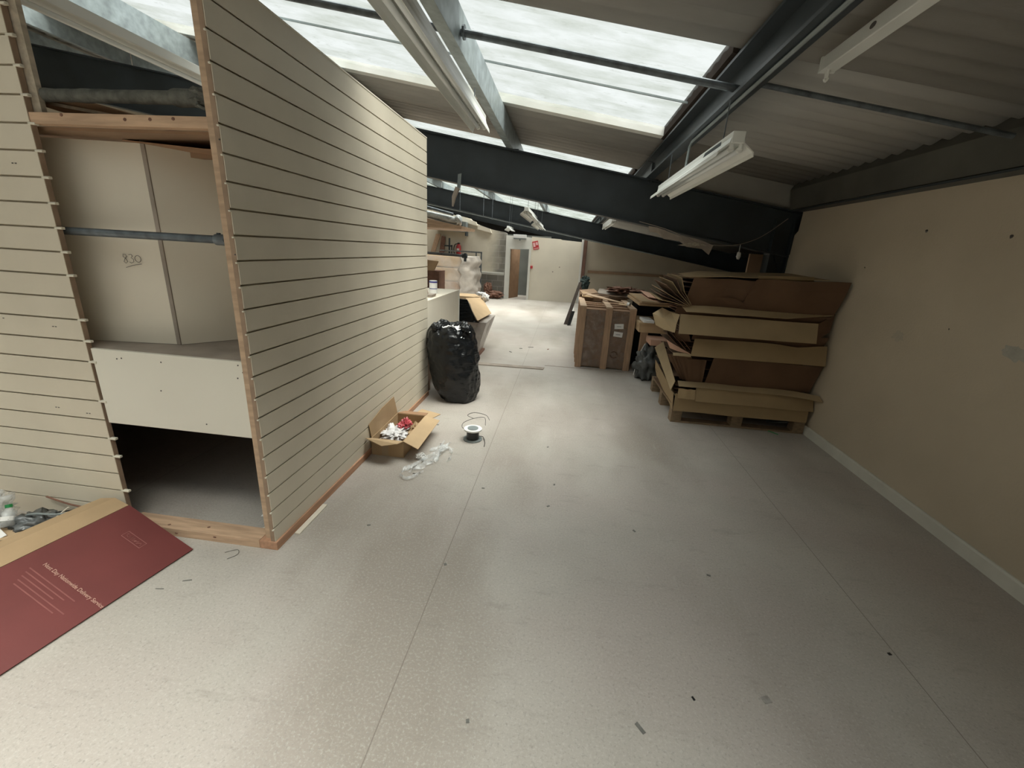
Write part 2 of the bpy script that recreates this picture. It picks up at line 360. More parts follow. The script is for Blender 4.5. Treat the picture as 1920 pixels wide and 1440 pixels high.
# column at the wall end
b = MB(); b.box(2.2, 2.214, 5.205, 5.36, 0, 2.0).box(2.386, 2.4, 5.205, 5.36, 0, 2.0).box(2.21, 2.39, 5.276, 5.288, 0, 2.0)
struct(b.build('steel_column', 'steel'), 'dark steel column at the end of the right wall', 'column')
b = MB().prism([(1.5, 5.26, 1.78), (2.25, 5.26, 1.66), (2.38, 5.26, 1.40), (2.38, 5.26, 1.66)], (0, .05, 0))
struct(b.build('beam_haunch', 'steel'), 'dark steel haunch under the near beam', 'beam')
struct(MB().box(2.06, 2.385, 5.365, 5.40, .2, 1.63).build('casing_board', 'hard'), 'brown board casing beside the column', 'board')
# purlins (C sections, open to the left)
def purlin(x, y0, y1, zb=2.47, h=.2, m='galv'):
    t = .004; f = .078; l = .016
    P = [(x-f, zr(x-f, zb)+l), (x-f, zr(x-f, zb)), (x, zr(x, zb)), (x, zr(x, zb)+h), (x-f, zr(x-f, zb)+h), (x-f, zr(x-f, zb)+h-l)]
    b = MB()
    for a, c_ in zip(P, P[1:]):
        d = Vector((c_[0]-a[0], 0, c_[1]-a[1])); nn = Vector((-d.z, 0, d.x)).normalized()*t
        A = Vector((a[0], y0, a[1])); Bv = Vector((c_[0], y0, c_[1])); b.prism([A, Bv, Bv+nn, A+nn], (0, y1-y0, 0))
    return b.build('roof_purlin', m)
for x in (-8.4, -6.88, -5.33, -3.79, -2.245, -.70, .845):
    for (a, c_) in ((-6, 5.34), (5.36, 13.0), (13.1, 20.4)):
        struct(purlin(x, a, c_, m='steel' if x > .5 else 'galv'), None)
# anti-sag tubes between purlins
for x0, x1, y in ((-2.24, -.705, 2.777), (-.698, .842, 2.777), (-3.785, -2.25, 2.777), (.847, 2.24, 2.80)):
    zz = 2.55 if x1 < 1.5 else 2.60
    b = MB(); b.tube([(x0, y, zr(x0, zz)), (x1, y, zr(x1, zz))], .019 if x1 < 1.5 else .014, 12)
    if x1 < 1.5: b.tube([(x0+.012, y, zr(x0, zz)), (x0+.024, y, zr(x0, zz))], .036, 14)
    struct(b.build('tie_tube', 'tube'))
# conduit clipped along right purlin
b = MB().tube([(.80, -3, zr(.8, 2.457)), (.80, 3.45, zr(.8, 2.457)), (.795, 3.50, zr(.8, 2.45)), (.79, 3.52, zr(.8, 2.42)), (.785, 3.52, 2.14)], .009, 8)
struct(b.build('conduit', 'grey'), 'thin grey conduit along the right purlin', 'conduit')
# purlin feet on beams
for yb in (5.28, 13.03):
    for x in (-3.79, -2.245, -.70, .845):
        b = MB().box(x-.03, x-.006, yb-.05, yb+.05, zr(x, 2.45), zr(x, 2.64)).box(x-.06, x+.06, yb-.05, yb+.05, zr(x, 2.462), zr(x, 2.476))
        struct(b.build('purlin_cleat', 'steel'))

struct(MB().prism([(.86, 5.285, zr(.86, 2.47)), (2.62, 5.285, zr(2.62, 2.47)), (2.62, 5.285, zr(2.62, 2.74)), (.86, 5.285, zr(.86, 2.74))], (0, .012, 0)).build('trim_8', 'roof'), 'cement board closing the gap over the near beam at right', 'board')
struct(MB().box(2.30, 5.6, 5.42, 5.45, 0, 2.35).build('column_light_block', 'void'), 'added dark board behind the steel column, blocking stray light', 'wall')  # added board that blocks blue sky light behind the column
struct(MB().box(2.525, 2.62, 4.9, 5.45, 0, 2.36).build('wall_end_light_block', 'void'), 'added dark block at the end of the right wall, stopping a light leak', 'wall')  # added to shut out sky light leaking past the wall end
# ------------------------------------------------------------------ far wall group
FY = 13.9
top = [(-4.6, 2.60), (-3.6, 2.42), (-3.55, 2.45), (-3.1, 2.36), (-2.95, 2.24), (-2.7, 2.15), (-2.5, 2.10), (-2.3, 2.06), (-2.0, 2.02), (-1.93, 1.99)]
struct(MB().prism([(-6, FY, 0), (-1.93, FY, 0)]+[(x, FY, z) for x, z in top[::-1]]+[(-6, FY, 2.85)], (0, .12, 0)).build('wall_back_left', 'block'), 'far left wall, cream paint worn to grey blockwork', 'wall')
b = MB()
for (x0, z0_, x1, z1_) in ((-4.3, 2.60, -3.5, 2.42), (-3.45, 2.44, -2.9, 2.27), (-2.85, 2.20, -2.45, 2.09)):
    b.prism([(x0, FY-.08, z0_), (x1, FY-.08, z1_), (x1+.05, FY-.08, z1_-.12), (x0, FY-.08, z0_-.14)], (0, .075, 0))
struct(b.build('trim_2', 'cream2'), 'broken pale boards along the sloping wall top', 'trim')
struct(MB().box(-2.75, -1.96, FY-.05, FY, .76, .80).box(-2.75, -1.96, FY-.03, FY, .72, .75).build('trim_3', 'white'), 'white pipe rail along the bare blockwork', 'trim')
# door surround
b = MB().prism([(-1.93, FY-.10, 0), (-1.93, FY-.10, 1.93), (-1.14, FY-.10, 1.90), (-1.14, FY-.10, 0), (-1.20, FY-.10, 0), (-1.20, FY-.10, 1.555), (-1.79, FY-.10, 1.53), (-1.79, FY-.10, 0)], (0, .16, 0))
dr = struct(b.build('door_1', 'white'), 'white door surround with an open doorway', 'doorway')
MB().prism([(-1.815, FY-.12, 0), (-1.815, FY-.12, 1.56), (-1.18, FY-.12, 1.58), (-1.18, FY-.12, 0), (-1.20, FY-.12, 0), (-1.20, FY-.12, 1.555), (-1.79, FY-.12, 1.53), (-1.79, FY-.12, 0)], (0, .03, 0)).build('door_frame', 'white', dr)
MB().prism([(-1.788, FY+.07, 0), (-1.765, FY+.07, 0), (-1.56, FY+.72, 0), (-1.585, FY+.72, 0)], (0, 0, 1.53)).build('door_leaf', 'cardd', dr)
struct(MB().box(-2.2, -.6, 15.2, 15.3, 0, 2.0).build('wall_behind_door', mat('dim_room_shade', (.13, .135, .125), .9, .1, 3)))  # dimness of the room beyond is put into the wall colour
struct(MB().box(-1.14, -1.12, FY+.02, 15.2, 0, 1.9).build('wall_corridor', 'cream'))
struct(MB().prism([(-1.14, FY, 0), (.44, FY, 0), (.44, FY, 1.86), (.41, FY, 1.85), (-.2, FY, 1.88), (-.25, FY, 1.90), (-1.14, FY, 1.93)], (0, .1, 0)).build('wall_back', 'cream2'), 'cream board partition right of the far doorway', 'wall')
struct(MB().box(.40, .46, FY-.04, FY+.1, 0, 1.93).build('trim_4', 'white'), 'white end strip of the cream partition', 'trim')
pp = struct(MB().box(.47, .56, FY-.14, FY-.02, 0, 1.97).build('brown_post', 'brownpipe'), 'slim brown post between the two far walls', 'post')
struct(MB().prism([(.58, FY+.0, 0), (5.5, FY+.0, 0), (5.5, FY, 1.35), (.58, FY, 2.1)], (0, .1, 0)).build('wall_back_right', 'cream'), 'cream far wall right of the brown post', 'wall')
struct(MB().box(.66, 5.4, FY-.05, FY, .955, 1.03).build('trim_5', 'hard'), 'brown timber rail fixed along the far right wall', 'rail')
# threshold strips between bays
struct(MB().prism([(-1.35, 5.52, 0), (-.19, 5.56, 0), (-.18, 5.665, 0), (-.35, 5.66, 0), (-1.35, 5.64, 0)], (0, 0, .012)).build('trim_6', 'dust'), 'worn timber strip across the floor between bays', 'floor strip')
struct(MB().box(-.18, 2.2, 5.80, 5.812, 0, .004).build('trim_7', 'dust'), 'thin floor joint line between bays', 'floor joint')

# ------------------------------------------------------------------ slatted partition with fitting-room niche
def slat_profile(zmax, z1=.113, t=.024):     # (depth, z) outline; front at depth 0
    P = [(0, 0)]
    z = z1
    while z < zmax-.03:
        P += [(0, z-.004), (.006, z-.004), (.006, z-.010), (.013, z-.010), (.013, z+.011), (.006, z+.011), (.006, z+.004), (0, z+.004)]
        z += .1
    P += [(0, zmax), (t, zmax), (t, 0)]
    return P
zz0 = .047
part = thing('slatted_partition', (-1.36, 1.68, 0), 'tall cream slatted partition running beside the aisle, on a timber plinth', 'partition')
prof = slat_profile(2.395, z1=.078)
MB().prism([(-1.345-d, 1.672, z+zz0) for d, z in prof], (0, 2.495, 0)).build('slatwall_panel', 'slat', part)
MB().prism([(-1.3465-d*1.0, 1.6715, z+zz0) for d, z in [(.0018, 0), (.0018, 2.39), (.0225, 2.39), (.0225, 0)]], (0, -.0012, 0)).build('raw_edge', 'mdf', part)
MB().box(-1.344, -1.3425, 1.672, 4.167, 2.436, 2.4435).build('top_lipping', 'cream2', part)
for y in (1.69, 2.3, 2.9, 3.5, 4.1): MB().box(-1.41, -1.37, y, y+.045, .047, 2.42).build('stud', 'pine', part)
MB().box(-1.43, -1.335, 1.665, 4.17, 0, .047).build('plinth', 'piney', part, bevel=.002)
MB().box(-1.41, -1.37, 1.69, 4.16, 2.40, 2.44).build('head_rail', 'pine', part)
for z in (2.12, 1.87, 1.62, 1.45): MB().tube([(-1.352, 1.668, z), (-1.352, 1.674, z)], .003, 8).build('nail_head', 'pencil', part)
for k in range(23):
    z = zz0+.078+.1*k
    MB().box(-1.352, -1.3435, 1.664, 1.672, z-.011, z-.005).build('insert_end', 'alu', part)
# left slatwall
lw = thing('slatwall_panel', (-3.2, 1.70, 0), 'cream slatted wall panel at the far left with metal slot inserts sticking out', 'slatwall')
MB().prism([(-4.6, 1.70+d, z) for d, z in slat_profile(2.44, z1=.113)], (2.395, 0, 0)).build('panel', 'slat', lw)
MB().box(-2.206, -2.203, 1.7015, 1.7225, .01, 2.435).build('raw_edge', 'mdf', lw)
MB().box(-2.45, -2.40, 1.7245, 1.765, 0, 2.44).build('stud', 'pine', lw)
MB().box(-2.26, -2.168, 1.726, 1.746, 1.956, 2.44).build('edge_batten', 'plank', lw)
for x in (-2.9, -3.6, -4.3): MB().box(x, x+.045, 1.7245, 1.765, 0, 2.44).build('stud', 'pine', lw)
for k in range(1, 24):
    z = .113+.1*k
    if k in (2, 5, 7, 11): continue
    b = MB(); b.prism([(-2.215, 1.6985, z-.0055), (-2.215, 1.714, z-.0055), (-2.215, 1.714, z+.0055), (-2.215, 1.7025, z+.0055), (-2.215, 1.6985, z+.002)], (.045-.0006*k, 0, 0)); b.build('metal_insert', 'alu', lw, bevel=.0015)
for (x, z) in ((-2.34, 1.76), (-2.325, 1.76), (-2.36, 1.07), (-2.345, 1.07), (-2.62, 1.09), (-2.47, .655), (-2.455, .655), (-2.30, .64), (-2.285, .64)):
    MB().box(x, x+.008, 1.6985, 1.6995, z, z+.004).build('fixing_mark', 'pencil', lw)
# niche pieces
sill = MB().box(-2.19, -1.432, 1.665, 1.76, 0, .047).build('timber_sole_plate', 'pinex', bevel=.002); tag(sill, 'pine sole plate on the floor across the opening under the white box front', 'timber')
for (x, y, z) in ((-1.9, 1.664, .022), (-1.75, 1.71, .0475), (-1.68, 1.664, .03), (-1.96, 1.69, .0475)): MB().blob((x, y, z), (.008, .003 if z < .04 else .006, .004 if z < .04 else .0008), 1, .2, 8).build('knot', 'rust', sill)
tr_ = MB().box(-2.200, -1.39, 1.70, 1.745, 1.912, 1.953).build('header_timber', 'pinex', bevel=.002); tag(tr_, 'pine header timber bridging the top of the niche between the slatted panels', 'timber')
for (x, z) in ((-2.05, 1.945), (-1.77, 1.935), (-1.66, 1.938), (-1.56, 1.942)): MB().blob((x, 1.6995, z), (.007, .0015, .006), 2, .2, 8).build('knot', 'rust', tr_)
tag(MB().box(-2.6, -1.43, 1.748, 2.30, 1.90, 1.912).box(-2.6, -1.43, 2.02, 2.06, 1.86, 1.9).build('niche_ceiling_board', 'hard'), 'brown board roofing the niche behind the header timber', 'board')
tag(MB().sheet([(-1.98, 1.87, 1.893), (-1.44, 1.80, 1.85), (-1.44, 2.20, 1.86), (-1.95, 2.1, 1.895)], .004).build('drooping_cardboard_strip', 'cardin'), 'brown cardboard strip drooping under the niche ceiling at its right', 'cardboard')
tag(MB().box(-2.19, -1.40, 1.7035, 1.7215, .601, .98).build('white_box_front', mat('white_panel', (.72, .69, .60), .5, .03, 2), bevel=.002), 'plain white front board below the niche shelf', 'board')
wf = bpy.data.objects['white_box_front']
for (x, z) in ((-2.06, .94), (-2.035, .945), (-1.83, .943), (-1.44, .962), (-1.42, .93), (-1.45, .90), (-1.65, .65), (-1.86, .80)): MB().tube([(x, 1.7045, z), (x, 1.702, z)], .0035, 8).build('nail_hole', 'pencil', wf)
tag(MB().box(-3.9, -1.43, 1.722, 4.1, .962, .98).build('niche_shelf', 'dust'), 'dusty grey shelf board deep inside the niche', 'shelf')  # carried far back, unseen, to keep light out of the cavity below
pl = MB().sheet([(-2.80, 1.775, .982), (-1.915, 1.893, .982), (-1.915, 1.893, 1.89), (-2.80, 1.775, 1.89)], -.018).build('niche_back_panel', 'cream2'); tag(pl, 'cream back panel of the niche with 830 pencilled on it', 'panel')
x_ = Vector((.885, .118, 0)).normalized(); o_ = Vector((-2.095, 1.866, 1.375))
def pen(pts, name='handwritten_mark', nrm=Vector((.13, -.99, 0))*.004):
    P = [o_+x_*a+Vector((0, 0, b_))+nrm for a, b_ in pts]
    MB().tube(P, .0011, 5).build(name, 'pencil', pl)
def loop(cx, cz, rx, rz, a0=0, a1=2*PI, n=20): return [(cx+rx*math.cos(a0+(a1-a0)*k/n), cz+rz*math.sin(a0+(a1-a0)*k/n)) for k in range(n+1)]
pen([(.028*math.sin(2*PI*k/28)*.5+.012+.35*.04*math.sin(2*PI*k/28+.6), .006+.026*math.cos(PI*k/28*1.0)*1.0*math.cos(0)) for k in range(1)]+[(.018, .034), (.006, .035), (.004, .024), (.016, .014), (.022, .002), (.012, -.006), (.004, .001), (.010, .013), (.022, .026), (.018, .034)], 'handwritten_eight')
pen([(.032, .034), (.044, .036), (.048, .028), (.040, .020), (.050, .014), (.050, .002), (.038, -.004), (.030, .001)], 'handwritten_three')
pen(loop(.072, .017, .014, .015), 'handwritten_zero')
pen([(.008, -.026), (.04, -.015), (.085, -.006)], 'underline')
pr_ = MB().sheet([(-1.895, 1.893, .982), (-1.44, 2.47, .982), (-1.44, 2.47, 1.89), (-1.895, 1.893, 1.89)], -.018).build('niche_side_panel', 'cream2'); tag(pr_, 'cream panel angling back at the right of the niche', 'panel')
tag(MB().box(-1.915, -1.895, 1.887, 1.905, .982, 1.90).build('corner_bead', 'dust'), 'brown strip covering the joint between the two niche panels', 'strip')
# added black walls that keep the lower cavity dark
struct(MB().box(-3.9, -1.44, 4.08, 4.1, 0, .96).box(-3.92, -3.9, 1.77, 4.1, 0, .96).build('cavity_light_block', 'void'))
# tubes
st = thing('hanging_rail', (-1.8, 1.80, 1.50), 'grey steel tube across the middle of the niche with a clamp at its right end', 'rail')
MB().tube([(-2.75, 1.755, 1.503), (-1.42, 1.755, 1.503)], .0165, 16).build('tube', 'tube', st, smooth=True)
MB().tube([(-1.50, 1.755, 1.503), (-1.415, 1.755, 1.503)], .023, 16).build('clamp', 'tube', st, bevel=.002)
MB().tube([(-1.485, 1.755, 1.52), (-1.485, 1.755, 1.531)], .008, 8).build('clamp_bolt', 'steel', st)
MB().tube([(-1.44, 1.74, 1.503), (-1.44, 1.728, 1.503)], .009, 6).build('clamp_bolt', 'steel', st)
MB().tube(arc([(-1.445, 1.75, 1.485), (-1.442, 1.75, 1.44), (-1.43, 1.748, 1.41), (-1.436, 1.748, 1.403)]), .002, 6).build('string', 'dust', st)
dt = thing('dusty_rail', (-1.8, 1.80, 2.03), 'thick dust-coated tube above the niche, fluffy with cobwebs', 'rail')
P = [(-2.8+1.38*k/60, 1.755, 2.028) for k in range(61)]
MB().tube(P, [.024+.005*noise.noise(Vector((k*.35, 3, 0)))+(.008 if 58 > k > 52 else 0) for k in range(61)], 14).build('tube', 'dusty', dt, smooth=True)
MB().tube(arc([(-1.50, 1.74, 2.02), (-1.46, 1.74, 1.99), (-1.44, 1.74, 1.995)]), .006, 6).blob((-1.47, 1.755, 2.03), (.05, .03, .032), 4, .35, 12).build('clamp', 'dusty', dt)
# planks and scraps lying on top of the niche ceiling
tag(MB().sheet([(-2.55, 1.95, 2.12), (-2.45, 1.75, 2.03), (-1.80, 1.85, 1.955), (-1.83, 2.02, 1.955)], .012).build('old_plank', 'plank'), 'old pale plank lying on top of the niche, left end raised', 'plank')
tag(MB().sheet([(-2.40, 1.80, 2.035), (-2.05, 1.76, 2.02), (-1.72, 1.84, 1.955), (-2.1, 1.9, 1.96)], .004).build('brown_paper_scrap', 'hard'), 'curled brown board scrap on top of the niche', 'scrap')
tag(MB().box(-1.80, -1.73, 1.75, 1.80, 1.955, 1.962).build('cream_offcut', 'cream2'), 'small cream offcut on the header timber', 'offcut')
# bits within cavity
tag(MB().sheet([(-1.60, 1.90, .004), (-1.45, 1.93, .004), (-1.44, 2.13, .10), (-1.53, 2.14, .10)], .003).build('white_card', 'paper'), 'white card leaning inside the dark opening by the partition', 'card')
tag(MB().sheet([(-1.53, 1.79, .003), (-1.44, 1.78, .003), (-1.44, 1.92, .012), (-1.46, 1.92, .012)], .003).build('cream_card', 'cream2'), 'cream card lying on the floor just inside the opening', 'card')
tag(MB().box(-1.52, -1.435, 1.78, 1.83, .565, .570).box(-1.445, -1.435, 1.78, 1.83, .565, .60).build('shelf_bracket', 'alu'), 'small pale metal bracket under the white box front at right', 'bracket')

# ------------------------------------------------------------------ fluorescent fittings
def fitting(name, x, y0, y1, z, label, refl=True, twin=True, group=None, hang=.12, rw=.088):
    t_ = thing(name, (x, y0, z), label, 'light fitting', group)
    MB().box(x-.03, x+.03, y0, y1, z, z+.055).build('body', 'enamel', t_, bevel=.004)
    if refl:
        for s_ in (-1, 1):
            MB().prism([(x+s_*.03, y0+.01, z+.03), (x+s_*.036, y0+.01, z+.005), (x+s_*(rw-.003), y0+.01, z-.034), (x+s_*rw, y0+.01, z-.055), (x+s_*(rw-.003), y0+.01, z-.056), (x+s_*(rw-.008), y0+.01, z-.036), (x+s_*.03, y0+.01, z+.001)], (0, y1-y0-.02, 0)).build('reflector', 'enamel', t_)
    xs = (-.022, .022) if twin else (0,)
    for xx in xs:
        lt_ = MB().tube([(x+xx, y0+.04, z-.022), (x+xx, y1-.04, z-.022)], .013, 12).build('lamp_tube', 'lamp', t_, smooth=True)
        for yy in (y0+.02, y1-.03):
            MB().tube([(x+xx, yy, z+.0), (x+xx, yy, z-.022)], .011, 10).tube([(x+xx, yy, z-.022), (x+xx, yy+.018, z-.022)], .015, 12).build('lamp_holder', 'enamel', lt_)
    for yy in (y0+.25, y1-.25):
        MB().tube([(x, yy, z+.055), (x, yy, z+hang+.06)], .003, 6).build('hanger', 'tube', t_)
    return t_
fr_ = fitting('fluorescent_fitting', .775, 2.45, 4.27, 2.085, 'white twin-tube reflector fitting hanging right of the skylight', True, True, hang=.2)
MB().prism([(.7435, 2.62, 2.095), (.7435, 2.95, 2.095), (.7435, 2.90, 2.128), (.7435, 2.62, 2.128)], (.001, 0, 0)).build('open_hatch', 'steel', fr_)
bt = thing('bare_batten_fitting', (1.13, 1.0, 2.4), 'bare white batten fitting without tube at the upper right corner', 'light fitting')
MB().box(1.085, 1.15, -.4, 2.49, 2.395, 2.455).build('body', 'enamel', bt, bevel=.004)
MB().box(1.082, 1.153, 2.478, 2.495, 2.392, 2.458).build('end_cap', 'enamel', bt, bevel=.003)
MB().tube([(1.11, 2.46, 2.395), (1.11, 2.46, 2.362)], [.011, .008], 10).tube(arc([(1.118, 2.46, 2.365), (1.11, 2.46, 2.352), (1.102, 2.46, 2.362)], 5), .006, 8).build('lamp_holder', 'enamel', bt)
MB().blob((1.0845, 2.13, 2.43), (.001, .02, .011), 0, 0, 12).build('knockout_hole', 'pencil', bt)
for yy in (0, 2.0): MB().tube([(1.118, yy, 2.455), (1.118, yy, 2.52)], .003, 6).build('hanger', 'tube', bt)
fitting('fluorescent_fitting', -.672, 1.45, 3.30, 2.345, 'long white twin-tube fitting hanging beside the middle purlin', True, True, hang=.08, rw=.06)
lf = thing('fluorescent_fitting', (-2.35, 1.9, 2.42), 'long white fitting seen above the niche at the upper left', 'light fitting')
MB().box(-2.38, -2.30, .6, 3.3, 2.43, 2.48).build('body', 'enamel', lf, bevel=.004)
MB().tube([(-2.345, .7, 2.405), (-2.345, 3.2, 2.405)], .013, 12).build('lamp_tube', 'lamp', lf, smooth=True)
for yy in (.68, 3.22): MB().tube([(-2.345, yy, 2.43), (-2.345, yy, 2.405)], .012, 8).build('lamp_holder', 'enamel', lf)
for yy in (1.0, 2.9): MB().tube([(-2.34, yy, 2.48), (-2.34, yy, 2.85)], .003, 6).build('hanger', 'tube', lf)
# far fittings
fitting('fluorescent_fitting', -.64, 6.5, 8.3, 2.06, 'far twin-tube fitting hanging on wires above the aisle, the nearer one', True, True, hang=.71)
fitting('fluorescent_fitting', -.64, 8.5, 10.4, 2.03, 'second far fitting hanging behind the nearer one above the aisle', True, True, hang=.73)
fitting('fluorescent_fitting', -1.62, 11.8, 12.7, 2.05, 'small white far fitting hanging near the left of the doorway', True, False, hang=.84)
f5 = fitting('fluorescent_fitting', .60, 6.5, 8.2, 1.985, 'far white fitting hanging low under the near roof beam', False, True, hang=.60)
el = thing('emergency_light', (-1.5, FY-.15, 1.9), 'white emergency light box above the far doorway', 'emergency light')
MB().box(-1.70, -1.30, FY-.20, FY-.10, 1.865, 1.965).build('housing', mat('bright_white_plastic', (.88, .88, .87), .4, .02, 3), el, bevel=.006)
MB().box(-1.69, -1.32, FY-.195, FY-.11, 1.83, 1.865).build('diffuser', 'grey', el)
MB().box(-1.52, -1.48, FY-.15, FY-.10, 1.79, 1.83).build('bracket', 'grey', el)
# loose wires
for i, (x, y, za, zb) in enumerate(((-2.35, 9.5, 3.0, 2.22), (-1.86, 9.6, 3.0, 2.15), (-1.72, 9.9, 3.0, 2.12))):
    tag(MB().tube([(x, y, za), (x, y, zb)], .006, 6).build('hanging_wire', 'tube'), ('grey suspension wire hanging over the far left stack', 'middle grey suspension wire hanging near the far wall', 'rightmost grey suspension wire left of the doorway')[i], 'wire')
tag(MB().tube([(-5.5, 12.9, 2.86), (-3.6, 12.88, 2.55), (.45, 12.88, 1.9), (2.4, 12.88, 1.60)], .014, 8).build('conduit_pipe', 'grey'), 'thin grey pipe running under the far roof beam', 'pipe')
tag(MB().tube(arc([(.75, 5.15, 1.90), (1.05, 5.12, 1.83), (1.25, 5.1, 1.76), (1.45, 5.1, 1.70), (1.75, 5.1, 1.70), (1.95, 5.1, 1.76), (2.1, 5.12, 1.85), (2.28, 5.15, 2.0)]), .0035, 6).build('loose_cable', 'dust'), 'thin pale cable drooping below the near roof beam', 'cable')
tag(MB().grid([[(.86+.09*k, 5.17, 1.86-.020*k+.01*math.sin(k*1.3)), (.88+.085*k, 5.2, 1.80-.024*k+.02*math.sin(k*2.1))] for k in range(9)], .003).build('torn_sheeting', 'dust'), 'torn dusty sheeting hanging under the near roof beam', 'sheeting')
tag(MB().sheet([(1.19, 5.13, 1.675), (1.40, 5.12, 1.72), (1.50, 5.13, 1.685), (1.30, 5.12, 1.665)], .004).build('hanging_card_flap', 'plank'), 'pale card flap caught under the near roof beam', 'flap')
tag(MB().blob((1.84, 5.1, 1.60), (.02, .015, .035), 3, .4, 10).tube([(1.84, 5.1, 1.62), (1.84, 5.11, 1.72)], .002, 5).build('tape_scrap', 'paper'), 'pale tape scrap dangling in the dark corner by the column', 'tape')
hk = thing('hanging_rag', (-1.27, 5.15, 2.18), 'brown rag hanging in front of the near beam by the partition', 'rag')
MB().sheet([(-1.30, 5.14, 2.30), (-1.26, 5.14, 2.31), (-1.27, 5.14, 2.16), (-1.31, 5.14, 2.15)], .01).build('strap', 'grey', hk)
MB().tube([(-1.30, 5.14, 2.16), (-1.34, 5.13, 2.06), (-1.35, 5.12, 1.96)], [.03, .026, .010], 8).build('rag', 'dust', hk)

# ------------------------------------------------------------------ black bin bag
bb_ = thing('bin_bag', (-1.06, 4.12, 0), 'full black plastic bin bag standing at the end of the partition', 'bag')
prof = [(0, .165, -1.005), (.012, .185, -1.005), (.06, .205, -1.01), (.15, .235, -1.03), (.28, .26, -1.05), (.42, .265, -1.065), (.55, .250, -1.085), (.64, .235, -1.10), (.70, .225, -1.10), (.74, .215, -1.10), (.775, .19, -1.095), (.755, .165, -1.09), (.70, .16, -1.09)]
fine = []
for p_, q_ in zip(prof, prof[1:]):
    for k in range(5): fine.append(tuple(p_[n_i]+(q_[n_i]-p_[n_i])*k/5 for n_i in range(3)))
fine.append(prof[-1]); rows = []
for ri, (z, r, cx) in enumerate(fine):
    row = []
    for k in range(129):
        a = 2*PI*(k % 128)/128
        ca, sa = math.cos(a), math.sin(a)
        crease = -abs(noise.noise(Vector((ca*2.5, sa*2.5, z*11+2)))) - .6*abs(noise.noise(Vector((ca*5+z*4, sa*5, z*18))))
        rad = r*(1.05+.11*noise.noise(Vector((ca*1.8, sa*1.8, z*4)))+.13*crease)
        zz = z+((.05*noise.noise(Vector((ca*2.4, sa*2.4, 7)))+.02*noise.noise(Vector((ca*7, sa*7, 3)))) if z > .66 else 0)
        row.append((cx+rad*ca, 4.16+rad*.95*sa, max(0, zz)))
    rows.append(row)
b = MB().grid(rows); b.face([p for p in rows[0][:-1]])
bo = b.build('bag_body', 'bag', bb_, smooth=True); s_ = bo.modifiers.new('s', 'SUBSURF'); s_.levels = s_.render_levels = 1
MB().blob((-1.09, 4.15, .70), (.155, .15, .05), 5, .5, 18, 5).build('rubbish_inside', 'paper', bb_)
for sgn, (x, y) in enumerate(((-1.20, 4.0), (-.93, 4.05))):
    MB().blob((x, y, .765), (.05, .04, .035), 11+sgn, .5, 14, 4).build('torn_rim', 'bag', bb_, smooth=True)

# ------------------------------------------------------------------ open carton
bx = thing('open_carton', (-1.22, 2.97, 0), 'open brown cardboard box of plastic wrappers beside the partition plinth', 'box')
X0, X1, Y0, Y1, ZT = -1.330, -1.082, 2.76, 3.28, .135; T = .004
MB().box(X0, X1, Y0, Y1, .0, T).box(X0, X0+T, Y0, Y1, T, ZT).box(X1-T, X1, Y0, Y1, T, ZT).box(X0+T, X1-T, Y0, Y0+T, T, ZT).box(X0+T, X1-T, Y1-T, Y1, T, ZT).build('box_body', 'card', bx)
MB().sheet([(X0, Y0, ZT), (X1, Y0, ZT), (X1-.01, Y0-.10, ZT+.025), (-1.20, Y0-.115, ZT+.005), (X0-.01, Y0-.07, ZT+.03)], T).build('front_flap', 'cardl', bx)
MB().sheet([(X1, Y0, ZT), (X1, Y1, ZT), (X1+.13, Y1-.02, ZT-.02), (X1+.13, Y0-.05, ZT-.025)], T).build('right_flap', 'cardl', bx)
MB().sheet([(X0, Y0+.01, ZT), (X0-.008, Y0-.01, ZT+.11), (X0-.006, Y0+.22, ZT+.155), (X0-.004, Y1-.06, ZT+.17), (X0, Y1, ZT)], T).build('left_flap', 'card', bx)
MB().sheet([(X0, Y1, ZT), (X1, Y1, ZT), (X1-.02, Y1+.13, ZT-.03), (X0+.02, Y1+.13, ZT-.03)], T).build('rear_flap', 'cardin', bx)
MB().box(-1.25, -1.20, Y0-.0015, Y0, .0, ZT).build('parcel_tape', mat('tape', (.40, .30, .19), .3, .05, 9), bx)
tag(MB().blob((-1.235, 2.98, .085), (.085, .12, .045), 2, .5, 18, 4, flat=.006).build('plastic_wrapper', mat('milky_film', (.75, .74, .74), .3, .1, 10)), 'crumpled white plastic inside the open cardboard box', 'wrapper')
tag(MB().blob((-1.19, 3.08, .13), (.045, .06, .035), 4, .45, 16, 4).build('red_packet', mat('red_film', (.55, .10, .12), .25, .4, 14)), 'small red plastic packet on top inside the open cardboard box', 'packet')
tag(MB().blob((-1.13, 3.12, .07), (.04, .10, .035), 6, .5, 14, 5, flat=.006).build('brown_packing_paper', 'card'), 'brown packing paper at the right inside the open cardboard box', 'paper')
